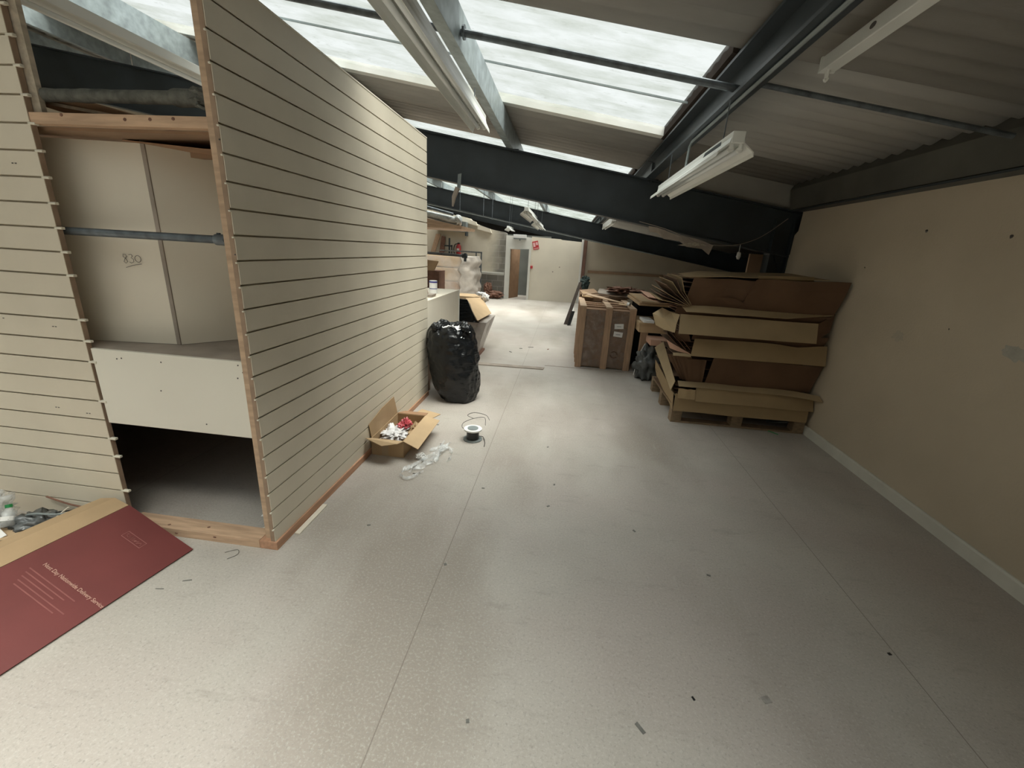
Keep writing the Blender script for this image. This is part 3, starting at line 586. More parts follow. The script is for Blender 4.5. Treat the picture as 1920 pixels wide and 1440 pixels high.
# plastic on the floor
def film(name, pts, seed, label, m='clear', wdt=.05):
    rows = []; P = arc(pts, 7)
    for i, p in enumerate(P):
        q = noise.noise(Vector((i*.37, seed, 0))); 
        d = Vector((noise.noise(Vector((i*.3, seed*2, 1)))*1.5, 1, 0)).normalized()*wdt*(.6+abs(q))
        rows.append([p-d, p-d*.3+Vector((0, 0, .02+.02*abs(q))), p+d*.4+Vector((0, 0, .008)), p+d+Vector((0, 0, .015*abs(q)))])
    return tag(MB().grid(rows).build(name, m, smooth=True), label, 'plastic film')
film('plastic_film', [(-1.02, 2.58, .004), (-.96, 2.66, .006), (-.90, 2.80, .012), (-.84, 2.95, .012), (-.80, 3.05, .008)], 1, 'clear crumpled plastic film on the floor right of the open box')
film('plastic_film', [(-.93, 2.92, .004), (-.82, 2.98, .01), (-.75, 2.92, .006), (-.74, 2.78, .004)], 2, 'clear plastic strip curling toward the wire spool', wdt=.035)
film('plastic_film', [(-1.01, 2.50, .004), (-.95, 2.46, .006), (-.90, 2.50, .01), (-.87, 2.58, .005)], 3, 'thin clear plastic curl nearest the camera beside the open box', wdt=.012)
film('plastic_film', [(-.95, 2.60, .006), (-.88, 2.74, .01), (-.82, 2.86, .014), (-.86, 3.00, .01)], 7, 'broad clear plastic sheet scrunched on the floor between box and spool', wdt=.10)
tag(MB().blob((-.955, 2.78, .02), (.035, .03, .02), 3, .5, 12, 4, flat=.002).build('tissue_scrap', 'paper'), 'white crumpled tissue beside the open box on the clear film', 'tissue')
for i, (x, y) in enumerate(((-.93, 2.53), (-.87, 2.72), (-.88, 3.02))): 
    tag(MB().box(x, x+.022, y, y+.006, .012, .015).build('black_tag', 'black'), ('black tag on the plastic film, nearest the camera', 'small black tag in the middle of the plastic film', 'farthest black tag beyond the open box flap')[i], 'tag')
tag(MB().sheet([(-1.32, 3.50, .002), (-1.14, 3.45, .002), (-1.06, 3.66, .002), (-1.27, 3.74, .002)], .004).build('cardboard_offcut', 'cardl'), 'flat cardboard offcut on the floor behind the open box', 'cardboard')
# wire spool
sp = thing('wire_spool', (-.65, 3.2, 0), 'spool of black cable with white flanges standing on the floor', 'spool')
MB().tube([(-.65, 3.2, 0), (-.65, 3.2, .010)], .078, 32).build('lower_flange', 'grey', sp)
MB().tube([(-.65, 3.2, .010), (-.65, 3.2, .088)], .052, 28).build('cable_winding', 'black', sp)
MB().tube([(-.65, 3.2, .088), (-.65, 3.2, .100)], .075, 32).build('upper_flange', 'paper', sp)
MB().tube([(-.65, 3.2, .1002), (-.65, 3.2, .104)], .045, 24).build('hub', 'grey', sp)
MB().tube(arc([(-.60, 3.21, .03), (-.57, 3.24, .012), (-.54, 3.16, .004), (-.53, 3.08, .004)]), .003, 6).tube(arc([(-.70, 3.2, .09), (-.75, 3.24, .08), (-.76, 3.33, .085), (-.68, 3.36, .12), (-.58, 3.33, .15), (-.55, 3.22, .13)]), .0022, 6).tube(arc([(-.68, 3.36, .12), (-.72, 3.3, .17), (-.66, 3.3, .20), (-.56, 3.28, .195), (-.52, 3.24, .17)]), .0022, 6).build('loose_cable_end', 'black', sp)

# ------------------------------------------------------------------ red printed card, tan card and rubbish, lower left
rc = thing('red_flattened_carton', (-2.0, 1.2, 0), 'flattened carton with deep red printed side lying at the lower left', 'carton')
A = Vector((-1.738, 1.587, .004)); Bc = Vector((-2.130, 1.655, .162)); D = Vector((-.112, -.70, 0)).normalized()
n_ = (Bc-A).cross(D); n_ = n_.normalized() if n_.z > 0 else -n_.normalized()
rows = []
for i in range(15):
    s = i/14*1.35
    rows.append([A+(Bc-A)*u+D*s for u in (0, .25, .5, .75, 1)])
for r in rows:
    for i_, p in enumerate(r): p.z = max(p.z, .005)
MB().grid(rows, .005).build('red_printed_side', 'red', rc)
T2 = Vector((-2.185, 1.672, .178)); e = D
MB().grid([[Bc+e*s+Vector((-.004, 0, .004)), Bc+e*s+Vector((-.10, .02, .022+.01*math.sin(s*3))), Bc+e*s+Vector((-.20, .03, .0+.01*math.sin(s*5)))] for s in [k*.1 for k in range(14)]], .004).build('plain_flap', 'card', rc)
up = (Bc-A).normalized()
def onred(u, s): return A+(Bc-A)*u+D*s+n_*.0058
# lettering runs from upper edge down to lower edge
text('Next Day Nationwide Delivery Service', .0215, 'ink', rc, onred(.80, .395), -up, D*-1, 'printed_heading')
for i in range(5):
    a_ = onred(.84-.02*i, .425+.017*i); MB().sheet([a_, a_-up*(.26-.04*(i % 3)), a_-up*(.26-.04*(i % 3))+D*.004, a_+D*.004], .0005).build('faint_print_line', 'inkf', rc)
a_ = onred(.62, .80); MB().sheet([a_, a_-up*.12, a_-up*.12+D*.004, a_+D*.004], .0005).build('faint_print_line', 'inkf', rc)
lo = onred(.66, .10); LW, LH = .115, .034
for (p, q) in (((0, 0), (LW, 0)), ((LW, 0), (LW, LH)), ((LW, LH), (0, LH)), ((0, LH), (0, 0))):
    MB().tube([lo-up*p[0]+D*p[1], lo-up*q[0]+D*q[1]], .0009, 5).build('logo_outline', 'inkl', rc)
cu = [(.008, .012), (.018, .008), (.014, .018), (.026, .024), (.034, .008), (.034, .026), (.046, .010), (.044, .024), (.058, .012), (.056, .026), (.070, .014), (.066, .024), (.084, .012), (.082, .026), (.098, .012), (.104, .024)]
MB().tube([lo-up*a+D*b_ for a, b_ in cu], .0010, 5).build('logo_script', 'inkl', rc)
rub = [
 ('tan_carton_flap', MB().sheet([(-2.90, 1.50, .02), (-2.24, 1.66, .05), (-2.22, 1.55, .10), (-2.95, 1.25, .05)], .004), 'cardl', 'tan cardboard under the red carton against the slatted wall', 'cardboard'),
 ('cardboard_offcut', MB().sheet([(-3.0, 1.64, .01), (-2.5, 1.67, .01), (-2.46, 1.60, .055), (-2.95, 1.50, .06)], .004), 'cardin', 'brown cardboard offcut low against the left slatted wall', 'cardboard'),
 ('black_strap', MB().tube(arc([(-2.75, 1.62, .02), (-2.60, 1.62, .07), (-2.42, 1.62, .12), (-2.30, 1.63, .14), (-2.2, 1.64, .10)]), .004, 6), 'black', 'black plastic strap curving over the rubbish to the red carton', 'strap'),
 ('grey_strap', MB().tube(arc([(-2.72, 1.57, .05), (-2.58, 1.55, .12), (-2.45, 1.56, .13), (-2.36, 1.60, .13)]), .005, 6), 'grey', 'grey packing strap arching above the rubbish', 'strap'),
 ('brown_strap', MB().tube(arc([(-2.66, 1.68, .13), (-2.52, 1.67, .11), (-2.40, 1.67, .10)]), .005, 6), 'rust', 'brown strip lying against the slatted wall', 'strip'),
 ('cable_tie', MB().tube(arc([(-2.50, 1.50, .06), (-2.47, 1.50, .10), (-2.42, 1.52, .11), (-2.38, 1.54, .09)]), .004, 6), 'black', 'small black hoop of cable in the rubbish', 'cable'),
 ('cream_strip', MB().tube([(-2.52, 1.56, .06), (-2.42, 1.60, .15)], .004, 6), 'cream2', 'cream plastic strip sticking up from the rubbish', 'strip'),
 ('clear_plastic_bag', MB().blob((-2.78, 1.50, .14), (.10, .09, .12), 6, .5, 20, 4, flat=.004), 'clear', 'clear crumpled plastic bag at the far left edge', 'bag'),
 ('dark_plastic_bag', MB().blob((-2.58, 1.56, .05), (.12, .08, .05), 9, .5, 18, 4, flat=.004), 'bagin', 'grey green plastic bag in the rubbish against the slatted wall', 'bag'),
 ('white_paper', MB().sheet([(-2.72, 1.36, .06), (-2.60, 1.38, .065), (-2.58, 1.44, .075), (-2.68, 1.48, .07)], .002), 'paper', 'white paper beside the tan carton flap at the left edge', 'paper')]
for nm, mb_, mm, lab, cat in rub: tag(mb_.build(nm, mm, smooth='bag' in nm), lab, cat)
bo_ = thing('plastic_bottle', (-2.68, 1.53, .12), 'small clear bottle with green cap in the rubbish at far left', 'bottle')
MB().tube([(-2.66, 1.50, .07), (-2.68, 1.53, .13), (-2.685, 1.54, .15)], [.03, .03, .012], 14).build('bottle_body', 'clear', bo_, smooth=True)
MB().tube([(-2.685, 1.54, .15), (-2.69, 1.545, .165)], .014, 12).build('cap', 'green', bo_)
MB().tube([(-2.668, 1.507, .095), (-2.674, 1.518, .113)], .031, 14, False).build('bottle_label', 'paper', bo_)

# ------------------------------------------------------------------ small things on the floor
def chip(name, x, y, w_, d, rot, m, label, cat, h=.002, shape=None):
    R = Matrix.Rotation(rot, 3, 'Z'); b = MB()
    P = shape or [(-.5, -.5), (.5, -.45), (.45, .5), (-.5, .4)]
    b.prism([R @ Vector((a*w_, c_*d, 0))+Vector((x, y, .0)) for a, c_ in P], (0, 0, h)); tag(b.build(name, m), label, cat)
dk = mat('grey_debris', (.16, .155, .14), .8, .2, 30)
chip('floor_tile_chip', .874, 1.265, .032, .028, .3, mat('tile_chip', (.30, .28, .255), .8, .2, 60), 'square grey tile chip on the floor near the bottom right', 'tile chip')
chip('leaf_scrap', .389, 1.087, .04, .014, 2.2, dk, 'grey leaf-shaped scrap at the bottom of the floor', 'scrap')
chip('dark_pellet', .602, 1.224, .008, .016, .4, 'black', 'small black pellet between the leaf scrap and the tile chip', 'pellet')
chip('grey_pebble', -.195, 1.015, .012, .014, .2, dk, 'round grey pebble near the bottom centre of the floor', 'pebble')
chip('grey_chip', -.473, 1.728, .014, .016, .5, dk, 'grey chip beside the long floor seam', 'chip')
chip('dark_chip', 1.49, 1.56, .014, .012, .2, 'black', 'dark chip near the right floor seam', 'chip')
chip('splinter', -1.60, 1.405, .038, .006, .35, dk, 'grey splinter on the floor right of the red carton', 'splinter')
chip('splinter', -1.675, 1.34, .036, .004, .15, dk, 'thin dark splinter nearest the edge of the red carton', 'splinter')
tag(MB().tube(arc([(-1.575, 1.60, .003), (-1.53, 1.63, .003), (-1.505, 1.60, .003), (-1.53, 1.56, .003)]), .0015, 5).build('thread_loop', dk), 'thin curved dark thread on the floor before the plinth', 'thread')
chip('olive_leaf', -1.03, 3.42, .05, .015, .1, dk, 'flat dark leaf on the floor beyond the open box', 'leaf')
for i, (x, y, l_) in enumerate(((-.42, 2.47, 'pale grey flake left of the long floor seam'), (.02, 2.35, 'dark flake on the brighter floor right of the seam'), (.05, 2.62, 'dark twig on the bright floor patch'), (.53, 2.2, 'square dark flake in the middle of the floor'), (.86, 1.9, 'dark flake nearest the right floor seam'), (-.98, 1.95, 'grey flake between the plinth and the seam'), (-.02, 3.2, 'small flake on the floor in line with the spool'))):
    chip('floor_flake', x, y, .02, .012, i*.7, dk, l_, 'flake')
for i, (x, y, l_) in enumerate(((-.47, 6.9, 'dark scrap on the floor of the far bay, left'), (-.18, 6.85, 'brown curled scrap on the floor of the far bay, right'), (-.75, 6.45, 'small dark scrap by the wrapped pallet stack'), (-.62, 6.75, 'tiny scrap beyond the threshold strip'))):
    chip('floor_scrap', x, y, .09 if i == 0 else .05, .02, .3+i, 'rust' if i == 1 else dk, l_, 'scrap', .006)
tag(MB().box(-1.330, -1.300, 1.80, 2.08, 0, .009).build('wood_offcut', 'cream2', bevel=.002), 'pale wooden slip lying against the partition plinth', 'offcut')

# ------------------------------------------------------------------ pallet with flattened cartons
pa = thing('pallet', (1.76, 4.6, 0), 'wooden pallet under the flattened cartons by the right wall', 'pallet')
PX0, PX1, PY0, PY1 = 1.145, 2.375, 4.06, 5.12
for i in range(3):
    y = PY0+i*(PY1-PY0-.1)/2; MB().box(PX0, PX1, y, y+.1, 0, .018).build('bottom_board', 'pallet', pa)
    MB().box(PX0, PX1, y, y+.1, .130, .148).build('cross_bearer', 'pallet', pa)
    for k in range(3):
        x = PX0+k*(PX1-PX0-.10)/2; MB().box(x, x+.10, y, y+.1, .018, .130).build('block', 'pallet', pa)
for k in range(6): 
    x = PX0+k*(PX1-PX0-.12)/5; MB().box(x, x+.12, PY0, PY1, .148, .165).build('deck_board', 'pallet', pa)
def wavy(x0, x1, yb, zb, yt, zt, n=14, wob=.008, seed=1, zt_fn=None, x0t=None, x1t=None, bow=0, yr=0):
    """a flap: lower edge (yb,zb), upper edge (yt,zt), slightly wavy"""
    rows = []
    for i in range(n+1):
        u = i/n; a = noise.noise(Vector((u*3, seed, 0)))*wob*2; c_ = zt_fn(u) if zt_fn else 0
        xb = x0+(x1-x0)*u; xt = (x0t if x0t is not None else x0)+((x1t if x1t is not None else x1)-(x0t if x0t is not None else x0))*u
        B_, T_ = Vector((xb, yb+a*.4-yr*u**8, zb+a*.2)), Vector((xt, yt+a-yr*u**8, zt+a*.5+c_))
        rows.append([B_+(T_-B_)*v_+Vector((0, -bow*math.sin(v_*PI), 0)) for v_ in (0, .35, .7, 1)])
    return rows
def carton(name, label, z, h, yf, pieces, depth=.95, xr=(1.13, 2.37), leaves=3, m='kraftd', xl=0):
    c_ = thing(name, (1.75, 4.6, z), label, 'flattened carton', 'flattened cartons stacked on the pallet')
    b = MB()
    for k in range(leaves):
        zz = z+h*(k+.5)/leaves
        b.box(xr[0]+.01*k, xr[1]-.012*k, yf+.06+.012*k, yf+depth-.03*k, zz-.003, zz+.003)
    b.build('folded_panel', m, c_)
    for pn, mm, rows in pieces: MB().grid(rows, .005).build(pn, mm, c_)
    return c_
sl1 = -.0
# z levels drop slightly to the right? front edges are level in the world
carton('flattened_carton', 'lowest flattened carton on the pallet, light front flap hanging over the boards', .168, .13, 4.02, [
  ('front_flap', 'kraft', wavy(1.145, 2.36, 4.03, .128, 4.045, .30, seed=1)),
  ('side_flap', 'kraft', [[(1.14, 4.03+.12*k, .14+.015*k+.03*(k == 8)), (1.128, 4.04+.12*k, .30+.012*k)] for k in range(9)]),
  ])
carton('flattened_carton', 'second carton from the bottom with a pale curled flap at its left corner', .28, .10, 4.03, [
  ('front_flap', 'kraft', wavy(1.33, 2.385, 4.015, .245, 4.07, .375, seed=2, x1t=2.385)),
  ('short_flap', 'kraft', wavy(1.165, 1.325, 4.02, .26, 4.05, .35, seed=3)),
  ('fold_back', 'kraftl', wavy(1.165, 2.39, 4.05, .37, 4.12, .405, seed=4, x1t=2.39, yr=.13)),
  ('curled_flap', 'kraftl', [[(1.165-.012*k*0-.0, 4.04+.085*k, .26+.028*k), (1.10-.006*k, 4.05+.09*k, .33+.032*k), (1.135, 4.08+.09*k, .41+.03*k)] for k in range(9)]),
  ])
carton('flattened_carton', 'third carton, inside panels coloured dark as shade, with a gap near its left end', .40, .26, 4.10, [
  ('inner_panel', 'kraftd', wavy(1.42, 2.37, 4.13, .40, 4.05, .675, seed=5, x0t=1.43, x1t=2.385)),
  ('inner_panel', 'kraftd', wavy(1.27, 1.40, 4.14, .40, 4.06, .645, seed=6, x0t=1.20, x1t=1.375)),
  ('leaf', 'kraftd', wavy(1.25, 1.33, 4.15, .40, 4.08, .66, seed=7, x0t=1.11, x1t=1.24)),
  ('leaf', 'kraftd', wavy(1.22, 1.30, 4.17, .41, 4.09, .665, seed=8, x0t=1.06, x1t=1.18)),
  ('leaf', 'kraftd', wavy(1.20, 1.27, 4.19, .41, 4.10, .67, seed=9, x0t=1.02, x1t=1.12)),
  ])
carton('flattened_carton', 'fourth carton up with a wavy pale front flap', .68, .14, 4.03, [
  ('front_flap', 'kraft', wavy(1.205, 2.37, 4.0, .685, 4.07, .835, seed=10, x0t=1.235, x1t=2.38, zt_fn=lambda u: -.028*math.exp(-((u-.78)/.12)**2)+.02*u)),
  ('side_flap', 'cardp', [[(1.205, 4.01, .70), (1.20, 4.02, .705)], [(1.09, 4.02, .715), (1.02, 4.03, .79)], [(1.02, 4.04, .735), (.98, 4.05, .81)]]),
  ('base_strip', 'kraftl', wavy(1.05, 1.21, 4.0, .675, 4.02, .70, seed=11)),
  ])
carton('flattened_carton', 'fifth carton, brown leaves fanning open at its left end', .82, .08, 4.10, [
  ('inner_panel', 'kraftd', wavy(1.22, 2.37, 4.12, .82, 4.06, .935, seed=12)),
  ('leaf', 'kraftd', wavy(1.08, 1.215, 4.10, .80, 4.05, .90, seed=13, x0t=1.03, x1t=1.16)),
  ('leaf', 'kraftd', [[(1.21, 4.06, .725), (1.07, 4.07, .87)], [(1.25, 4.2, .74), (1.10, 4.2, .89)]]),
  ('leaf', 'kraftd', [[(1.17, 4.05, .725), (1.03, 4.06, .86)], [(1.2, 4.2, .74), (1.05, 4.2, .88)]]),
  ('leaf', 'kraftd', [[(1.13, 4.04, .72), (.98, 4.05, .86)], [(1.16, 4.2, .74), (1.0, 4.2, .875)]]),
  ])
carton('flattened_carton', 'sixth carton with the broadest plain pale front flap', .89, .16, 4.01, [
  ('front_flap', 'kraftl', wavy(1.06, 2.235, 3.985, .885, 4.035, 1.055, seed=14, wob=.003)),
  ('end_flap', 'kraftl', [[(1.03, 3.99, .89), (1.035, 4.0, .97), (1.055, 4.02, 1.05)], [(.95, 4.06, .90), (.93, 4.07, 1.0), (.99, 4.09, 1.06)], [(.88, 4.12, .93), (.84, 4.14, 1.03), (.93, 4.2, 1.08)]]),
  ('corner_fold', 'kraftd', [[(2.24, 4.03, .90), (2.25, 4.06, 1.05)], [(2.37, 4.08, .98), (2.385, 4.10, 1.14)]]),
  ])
carton('flattened_carton', 'seventh carton, inside edge coloured dark as shade below the top bundle', 1.05, .06, 4.10, [
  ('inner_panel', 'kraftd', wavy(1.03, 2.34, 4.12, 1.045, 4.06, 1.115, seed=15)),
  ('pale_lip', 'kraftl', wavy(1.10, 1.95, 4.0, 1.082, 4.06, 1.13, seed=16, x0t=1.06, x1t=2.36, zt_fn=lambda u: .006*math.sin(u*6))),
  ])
ct = carton('flattened_carton', 'topmost bundle of flattened cartons, brown coloured dark as shade, fanned leaves at the left', 1.14, .26, 4.06, [
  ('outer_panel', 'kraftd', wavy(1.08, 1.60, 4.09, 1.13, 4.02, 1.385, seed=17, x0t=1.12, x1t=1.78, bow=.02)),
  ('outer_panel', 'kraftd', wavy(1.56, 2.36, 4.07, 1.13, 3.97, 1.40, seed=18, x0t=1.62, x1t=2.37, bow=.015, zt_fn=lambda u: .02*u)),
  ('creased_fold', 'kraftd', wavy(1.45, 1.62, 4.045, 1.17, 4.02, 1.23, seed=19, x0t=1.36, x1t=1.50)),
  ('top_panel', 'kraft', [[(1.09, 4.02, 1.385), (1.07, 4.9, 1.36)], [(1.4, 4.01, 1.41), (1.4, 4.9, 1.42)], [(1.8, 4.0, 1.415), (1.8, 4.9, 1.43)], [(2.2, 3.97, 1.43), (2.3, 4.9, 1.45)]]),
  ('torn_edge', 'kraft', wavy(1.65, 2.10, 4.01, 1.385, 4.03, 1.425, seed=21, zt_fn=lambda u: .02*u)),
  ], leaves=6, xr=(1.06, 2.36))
hinge = Vector((1.10, 4.03, 1.125))
for k, (ex, ez) in enumerate(((.86, 1.145), (.855, 1.175), (.87, 1.21), (.88, 1.25), (.90, 1.305), (.945, 1.335), (.98, 1.36), (1.02, 1.375))):
    MB().grid([[hinge+Vector((.006*k, 0, .003*k)), Vector(((ex+1.10)/2, 4.02, (ez+1.125)/2+.008)), Vector((ex, 4.02, ez))],
               [hinge+Vector((.02+.006*k, .7, .02)), Vector(((ex+1.12)/2, 4.7, (ez+1.13)/2+.012)), Vector((ex+.02, 4.7, ez+.01))]], .005).build('fanned_leaf', 'kraft' if k % 2 else 'kraftd', ct)
tag(MB().sheet([(.80, 4.22, 1.15), (1.06, 4.16, 1.10), (1.06, 4.7, 1.12), (.79, 4.7, 1.16)], .004).sheet([(.79, 4.22, 1.17), (1.06, 4.2, 1.14), (1.06, 4.7, 1.15), (.79, 4.7, 1.19)], .004).build('protruding_flap', 'cardp'), 'pinkish carton flap poking out left under the fanned leaves', 'flap')
tag(MB().tube([(2.05, 4.035, .012), (2.12, 3.98, .004)], .004, 6).build('green_twig', 'green'), 'green strap end poking out under the pallet', 'strap')
tag(MB().sheet([(2.10, 4.2, .035), (2.26, 4.12, .08), (2.29, 4.2, .09), (2.12, 4.26, .04)], .003).build('magazine_scrap', 'grey'), 'glossy grey paper stuffed in the pallet opening', 'paper')

# ------------------------------------------------------------------ slatted bundle (crated cartons) at the bay line
CX0, CX1, CY0, CY1, CH = .235, .985, 5.90, 7.0, .84
cr = thing('crated_bundle', (.6, 6.3, 0), 'tall film-wrapped bundle of brown cartons strapped with vertical wood battens', 'bundle')
for k in range(4):
    y = CY0+.02+k*.26; MB().box(CX0+.03, CX1-.03, y, y+.235, .01, CH-.025).build('carton_block', 'cardd', cr)
    if k: MB().box(CX0+.0, CX0+.03, y-.02, y+.06, 0, CH).build('side_batten', 'batten', cr)
for x in (CX0, CX0+.35, CX1-.085):
    MB().box(x, x+.085, CY0-.02, CY0+.012, 0, CH).build('front_batten', 'batten', cr, bevel=.002)
    MB().box(x, x+.085, CY0-.02, CY1, CH, CH+.018).build('top_batten', 'pine', cr)
for y in (CY0+.2, CY0+.42, CY0+.64): MB().box(CX0+.02, CX1-.02, y, y+.05, CH-.022, CH-.002).build('cross_slat', 'batten', cr)
MB().box(CX0+.04, CX1-.04, CY0-.002, CY0+.003, .02, CH-.03).build('film_wrap', 'clear' if 0 else filmy('brown_film', (.30, .22, .17), .35, .2, .8), cr)
for (z, rot) in ((.575, -.08), (.465, .08)):
    lb = MB().box(.72, .84, CY0-.006, CY0-.003, z, z+.068, Matrix.Rotation(rot, 3, 'Y')).build('paper_label', 'paper', cr)
    MB().box(.75, .81, CY0-.0075, CY0-.0063, z+.028, z+.036).build('label_print', 'grey', lb)
ring = [(.755+.045*math.cos(a), CY0-.004, .215+.045*math.sin(a)) for a in [2*PI*k/30*.42 for k in range(31)]]
for q in range(2): MB().tube([(.755+.045*math.cos(a+q*PI), CY0-.004, .215+.045*math.sin(a+q*PI)) for a in [PI*.8*k/14 for k in range(15)]], .010, 6).build('printed_symbol', 'black' if 0 else mat('stamp', (.12, .07, .045), .9, .1, 9), cr)
# more bundles behind it
for i, (y, x0, h, lab) in enumerate(((7.15, .27, .86, 'second batten-strapped bundle right behind the front one'), (8.0, .30, .80, 'third batten-strapped bundle, farthest back'))):
    c2 = thing('crated_bundle', (.6, y, 0), lab, 'bundle')
    MB().box(x0+.03, x0+.75, y, y+.7, .01, h).build('carton_block', 'cardd', c2)
    for yy in (y, y+.3, y+.6): MB().box(x0, x0+.03, yy, yy+.07, 0, h+.02).build('side_batten', 'batten', c2)
    MB().box(x0, x0+.78, y, y+.07, h, h+.02).build('top_batten', 'batten', c2)
for i, (pts, m, lab) in enumerate((
  ([(.28, 6.9, .88), (.60, 6.75, .87), (.60, 6.95, .87), (.30, 7.2, .93)], 'card', 'brown card strip slung across the tops of the bundles, left'),
  ([(.30, 7.0, .90), (.85, 6.35, .868), (.87, 6.42, .868), (.32, 7.15, .92)], 'pine', 'loose batten lying diagonally over the bundles'),
  ([(.25, 7.4, .93), (.30, 6.9, .90), (.55, 7.2, .92), (.5, 7.6, .95)], 'hard', 'brown corner sheet hanging off the bundles at the left'),
  ([(.55, 7.4, .90), (1.0, 7.0, .90), (1.02, 7.3, .97), (.6, 7.7, .95)], 'dust', 'grey sheet of packing paper on the bundles'))):
    tag(MB().sheet(pts, .012).build(('card_strip', 'loose_batten', 'corner_sheet', 'packing_sheet')[i], m), lab, 'packing')
tag(MB().blob((.95, 7.25, .99), (.24, .2, .045), 5, .5, 18, 4).build('crumpled_brown_paper', 'rust'), 'heap of crumpled brown paper on top of the bundles', 'paper')
tg = thing('tape_roll', (.92, 6.45, .9), 'white tape roll on the right top batten of the front bundle', 'tape')
MB().tube([(.90, 6.22, .875), (.93, 6.20, .875)], .032, 18, True).build('roll', 'paper', tg)
MB().sheet([(.78, 6.25, .862), (.92, 6.18, .862), (.93, 6.28, .87), (.80, 6.36, .87)], .003).build('loose_tail', 'cardl', tg)
# leaning frame at the far left of bundles
ln = thing('leaning_black_frame', (.3, 9.6, 0), 'long dark frame leaning beside the bundles toward the brown post', 'frame')
MB().prism([(.05, 9.5, 0), (.13, 9.5, 0), (.40, 10.6, .86), (.33, 10.6, .86)], (0, .05, 0)).build('dark_rail', 'leanf', ln)
MB().sheet([(.13, 9.4, 0), (.20, 9.4, .02), (.27, 9.6, .28), (.20, 9.6, .28)], .03).build('black_foot', 'void', ln)
MB().sheet([(.19, 9.47, .12), (.20, 9.47, .12), (.245, 9.75, .34), (.235, 9.75, .34)], .015).build('white_edge', 'paper', ln)
tag(MB().blob((.52, 11.8, .80), (.12, .1, .16), 3, .3, 14, 3).tube([(.52, 11.8, .0), (.52, 11.8, .75)], .05, 8).build('green_sack', mat('dark_green', (.015, .03, .027), .7, .2, 9)), 'dark green sack hanging below the brown post', 'sack')
# goods between bundle and pallet
gd = [
 ('carton_sheet', MB().box(.98, 1.5, 5.75, 6.9, .925, .955).box(1.0, 1.5, 5.70, 6.9, .965, .985), 'card', 'flat carton sheets bridging to the right of the front bundle', 'cardboard'),
 ('storage_box', MB().box(1.0, 1.45, 5.62, 6.3, .60, .72).box(.99, 1.46, 5.61, 6.31, .70, .725), 'cardl', 'pale cardboard tray box right of the front bundle', 'box'),
 ('cream_tray', MB().box(1.03, 1.16, 5.55, 5.9, .735, .765), 'paper', 'cream tray on the cardboard tray box', 'tray'),
 ('dark_gap_fill', MB().box(1.05, 1.9, 6.3, 6.8, 0, .92), 'void', 'near-black block filling in the dark gap behind the tray box', 'carton'),  # shade of the gap, built as a near-black block
 ('pink_box', MB().box(1.10, 1.35, 5.3, 5.6, .50, .57), 'cardp', 'pinkish box end under the tray box', 'box'),
 ('brown_post_box', MB().box(1.04, 1.12, 5.62, 5.72, .20, .60), 'hard', 'brown upright box in the shadow under the tray box', 'box')]
for nm, mb_, mm, lab, cat in gd: tag(mb_.build(nm, mm), lab, cat)
tag(MB().blob((1.16, 5.55, .20), (.16, .14, .22), 12, .35, 24, 3, flat=.003).build('grey_plastic_sack', 'bagin', smooth=True), 'crumpled grey plastic sack on the floor between bundle and pallet', 'sack')
tag(MB().tube(arc([(1.01, 5.62, .02), (1.03, 5.6, .20), (1.06, 5.6, .36), (1.10, 5.6, .46)]), .006, 6).build('white_rope', 'paper'), 'white cord curving up beside the grey sack', 'cord')

# ------------------------------------------------------------------ left group beyond the partition
cb = thing('white_cabinet', (-1.6, 4.8, 0), 'white board counter just beyond the end of the partition', 'counter')
MB().box(-1.370, -1.352, 4.18, 5.49, .60, .975).build('side_board', 'cream2', cb)
MB().box(-2.3, -1.350, 4.18, 5.49, .975, .993).build('top_board', 'cream2', cb)
MB().box(-1.366, -1.345, 5.472, 5.50, .575, .995).build('edge_strip', 'white', cb)
MB().box(-1.45, -1.372, 4.18, 5.49, .12, .60).build('brown_plinth', 'hard', cb)
for y in (4.3, 5.3): MB().box(-1.43, -1.38, y, y+.05, 0, .12).build('leg', 'hard', cb)
MB().box(-2.3, -2.25, 4.2, 5.45, 0, .975).build('rear_board', 'cream2', cb)
ti = thing('paint_tin', (-1.47, 4.8, 0.993), 'white paint tin with blue lid on the white counter', 'tin')
tb_ = MB().tube([(-1.50, 4.86, 0.993), (-1.50, 4.86, 1.118)], .045, 24).build('tin_body', 'paper', ti)
MB().tube([(-1.50, 4.86, 1.118), (-1.50, 4.86, 1.133)], .047, 24).build('lid', 'blue', ti)
MB().tube([(-1.50, 4.86, 1.048), (-1.50, 4.86, 1.055)], .0458, 24, False).build('blue_band', 'blue', tb_)
MB().tube([(-1.50, 4.86, 1.133), (-1.50, 4.86, 1.141)], .044, 24).build('lid_rim', 'enamel', ti)
ty = thing('grey_tray', (-1.47, 4.45, 0.993), 'small grey tray of bits on the counter before the tin', 'tray')
MB().prism([(-1.56, 4.46, 0.994), (-1.40, 4.46, 0.994), (-1.39, 4.46, 1.023), (-1.57, 4.46, 1.023)], (0, .16, 0)).build('tray_body', 'dust', ty)
MB().tube([(-1.47, 4.54, 1.023), (-1.48, 4.55, 1.063)], .012, 8).build('brush_stub', 'rust', ty)
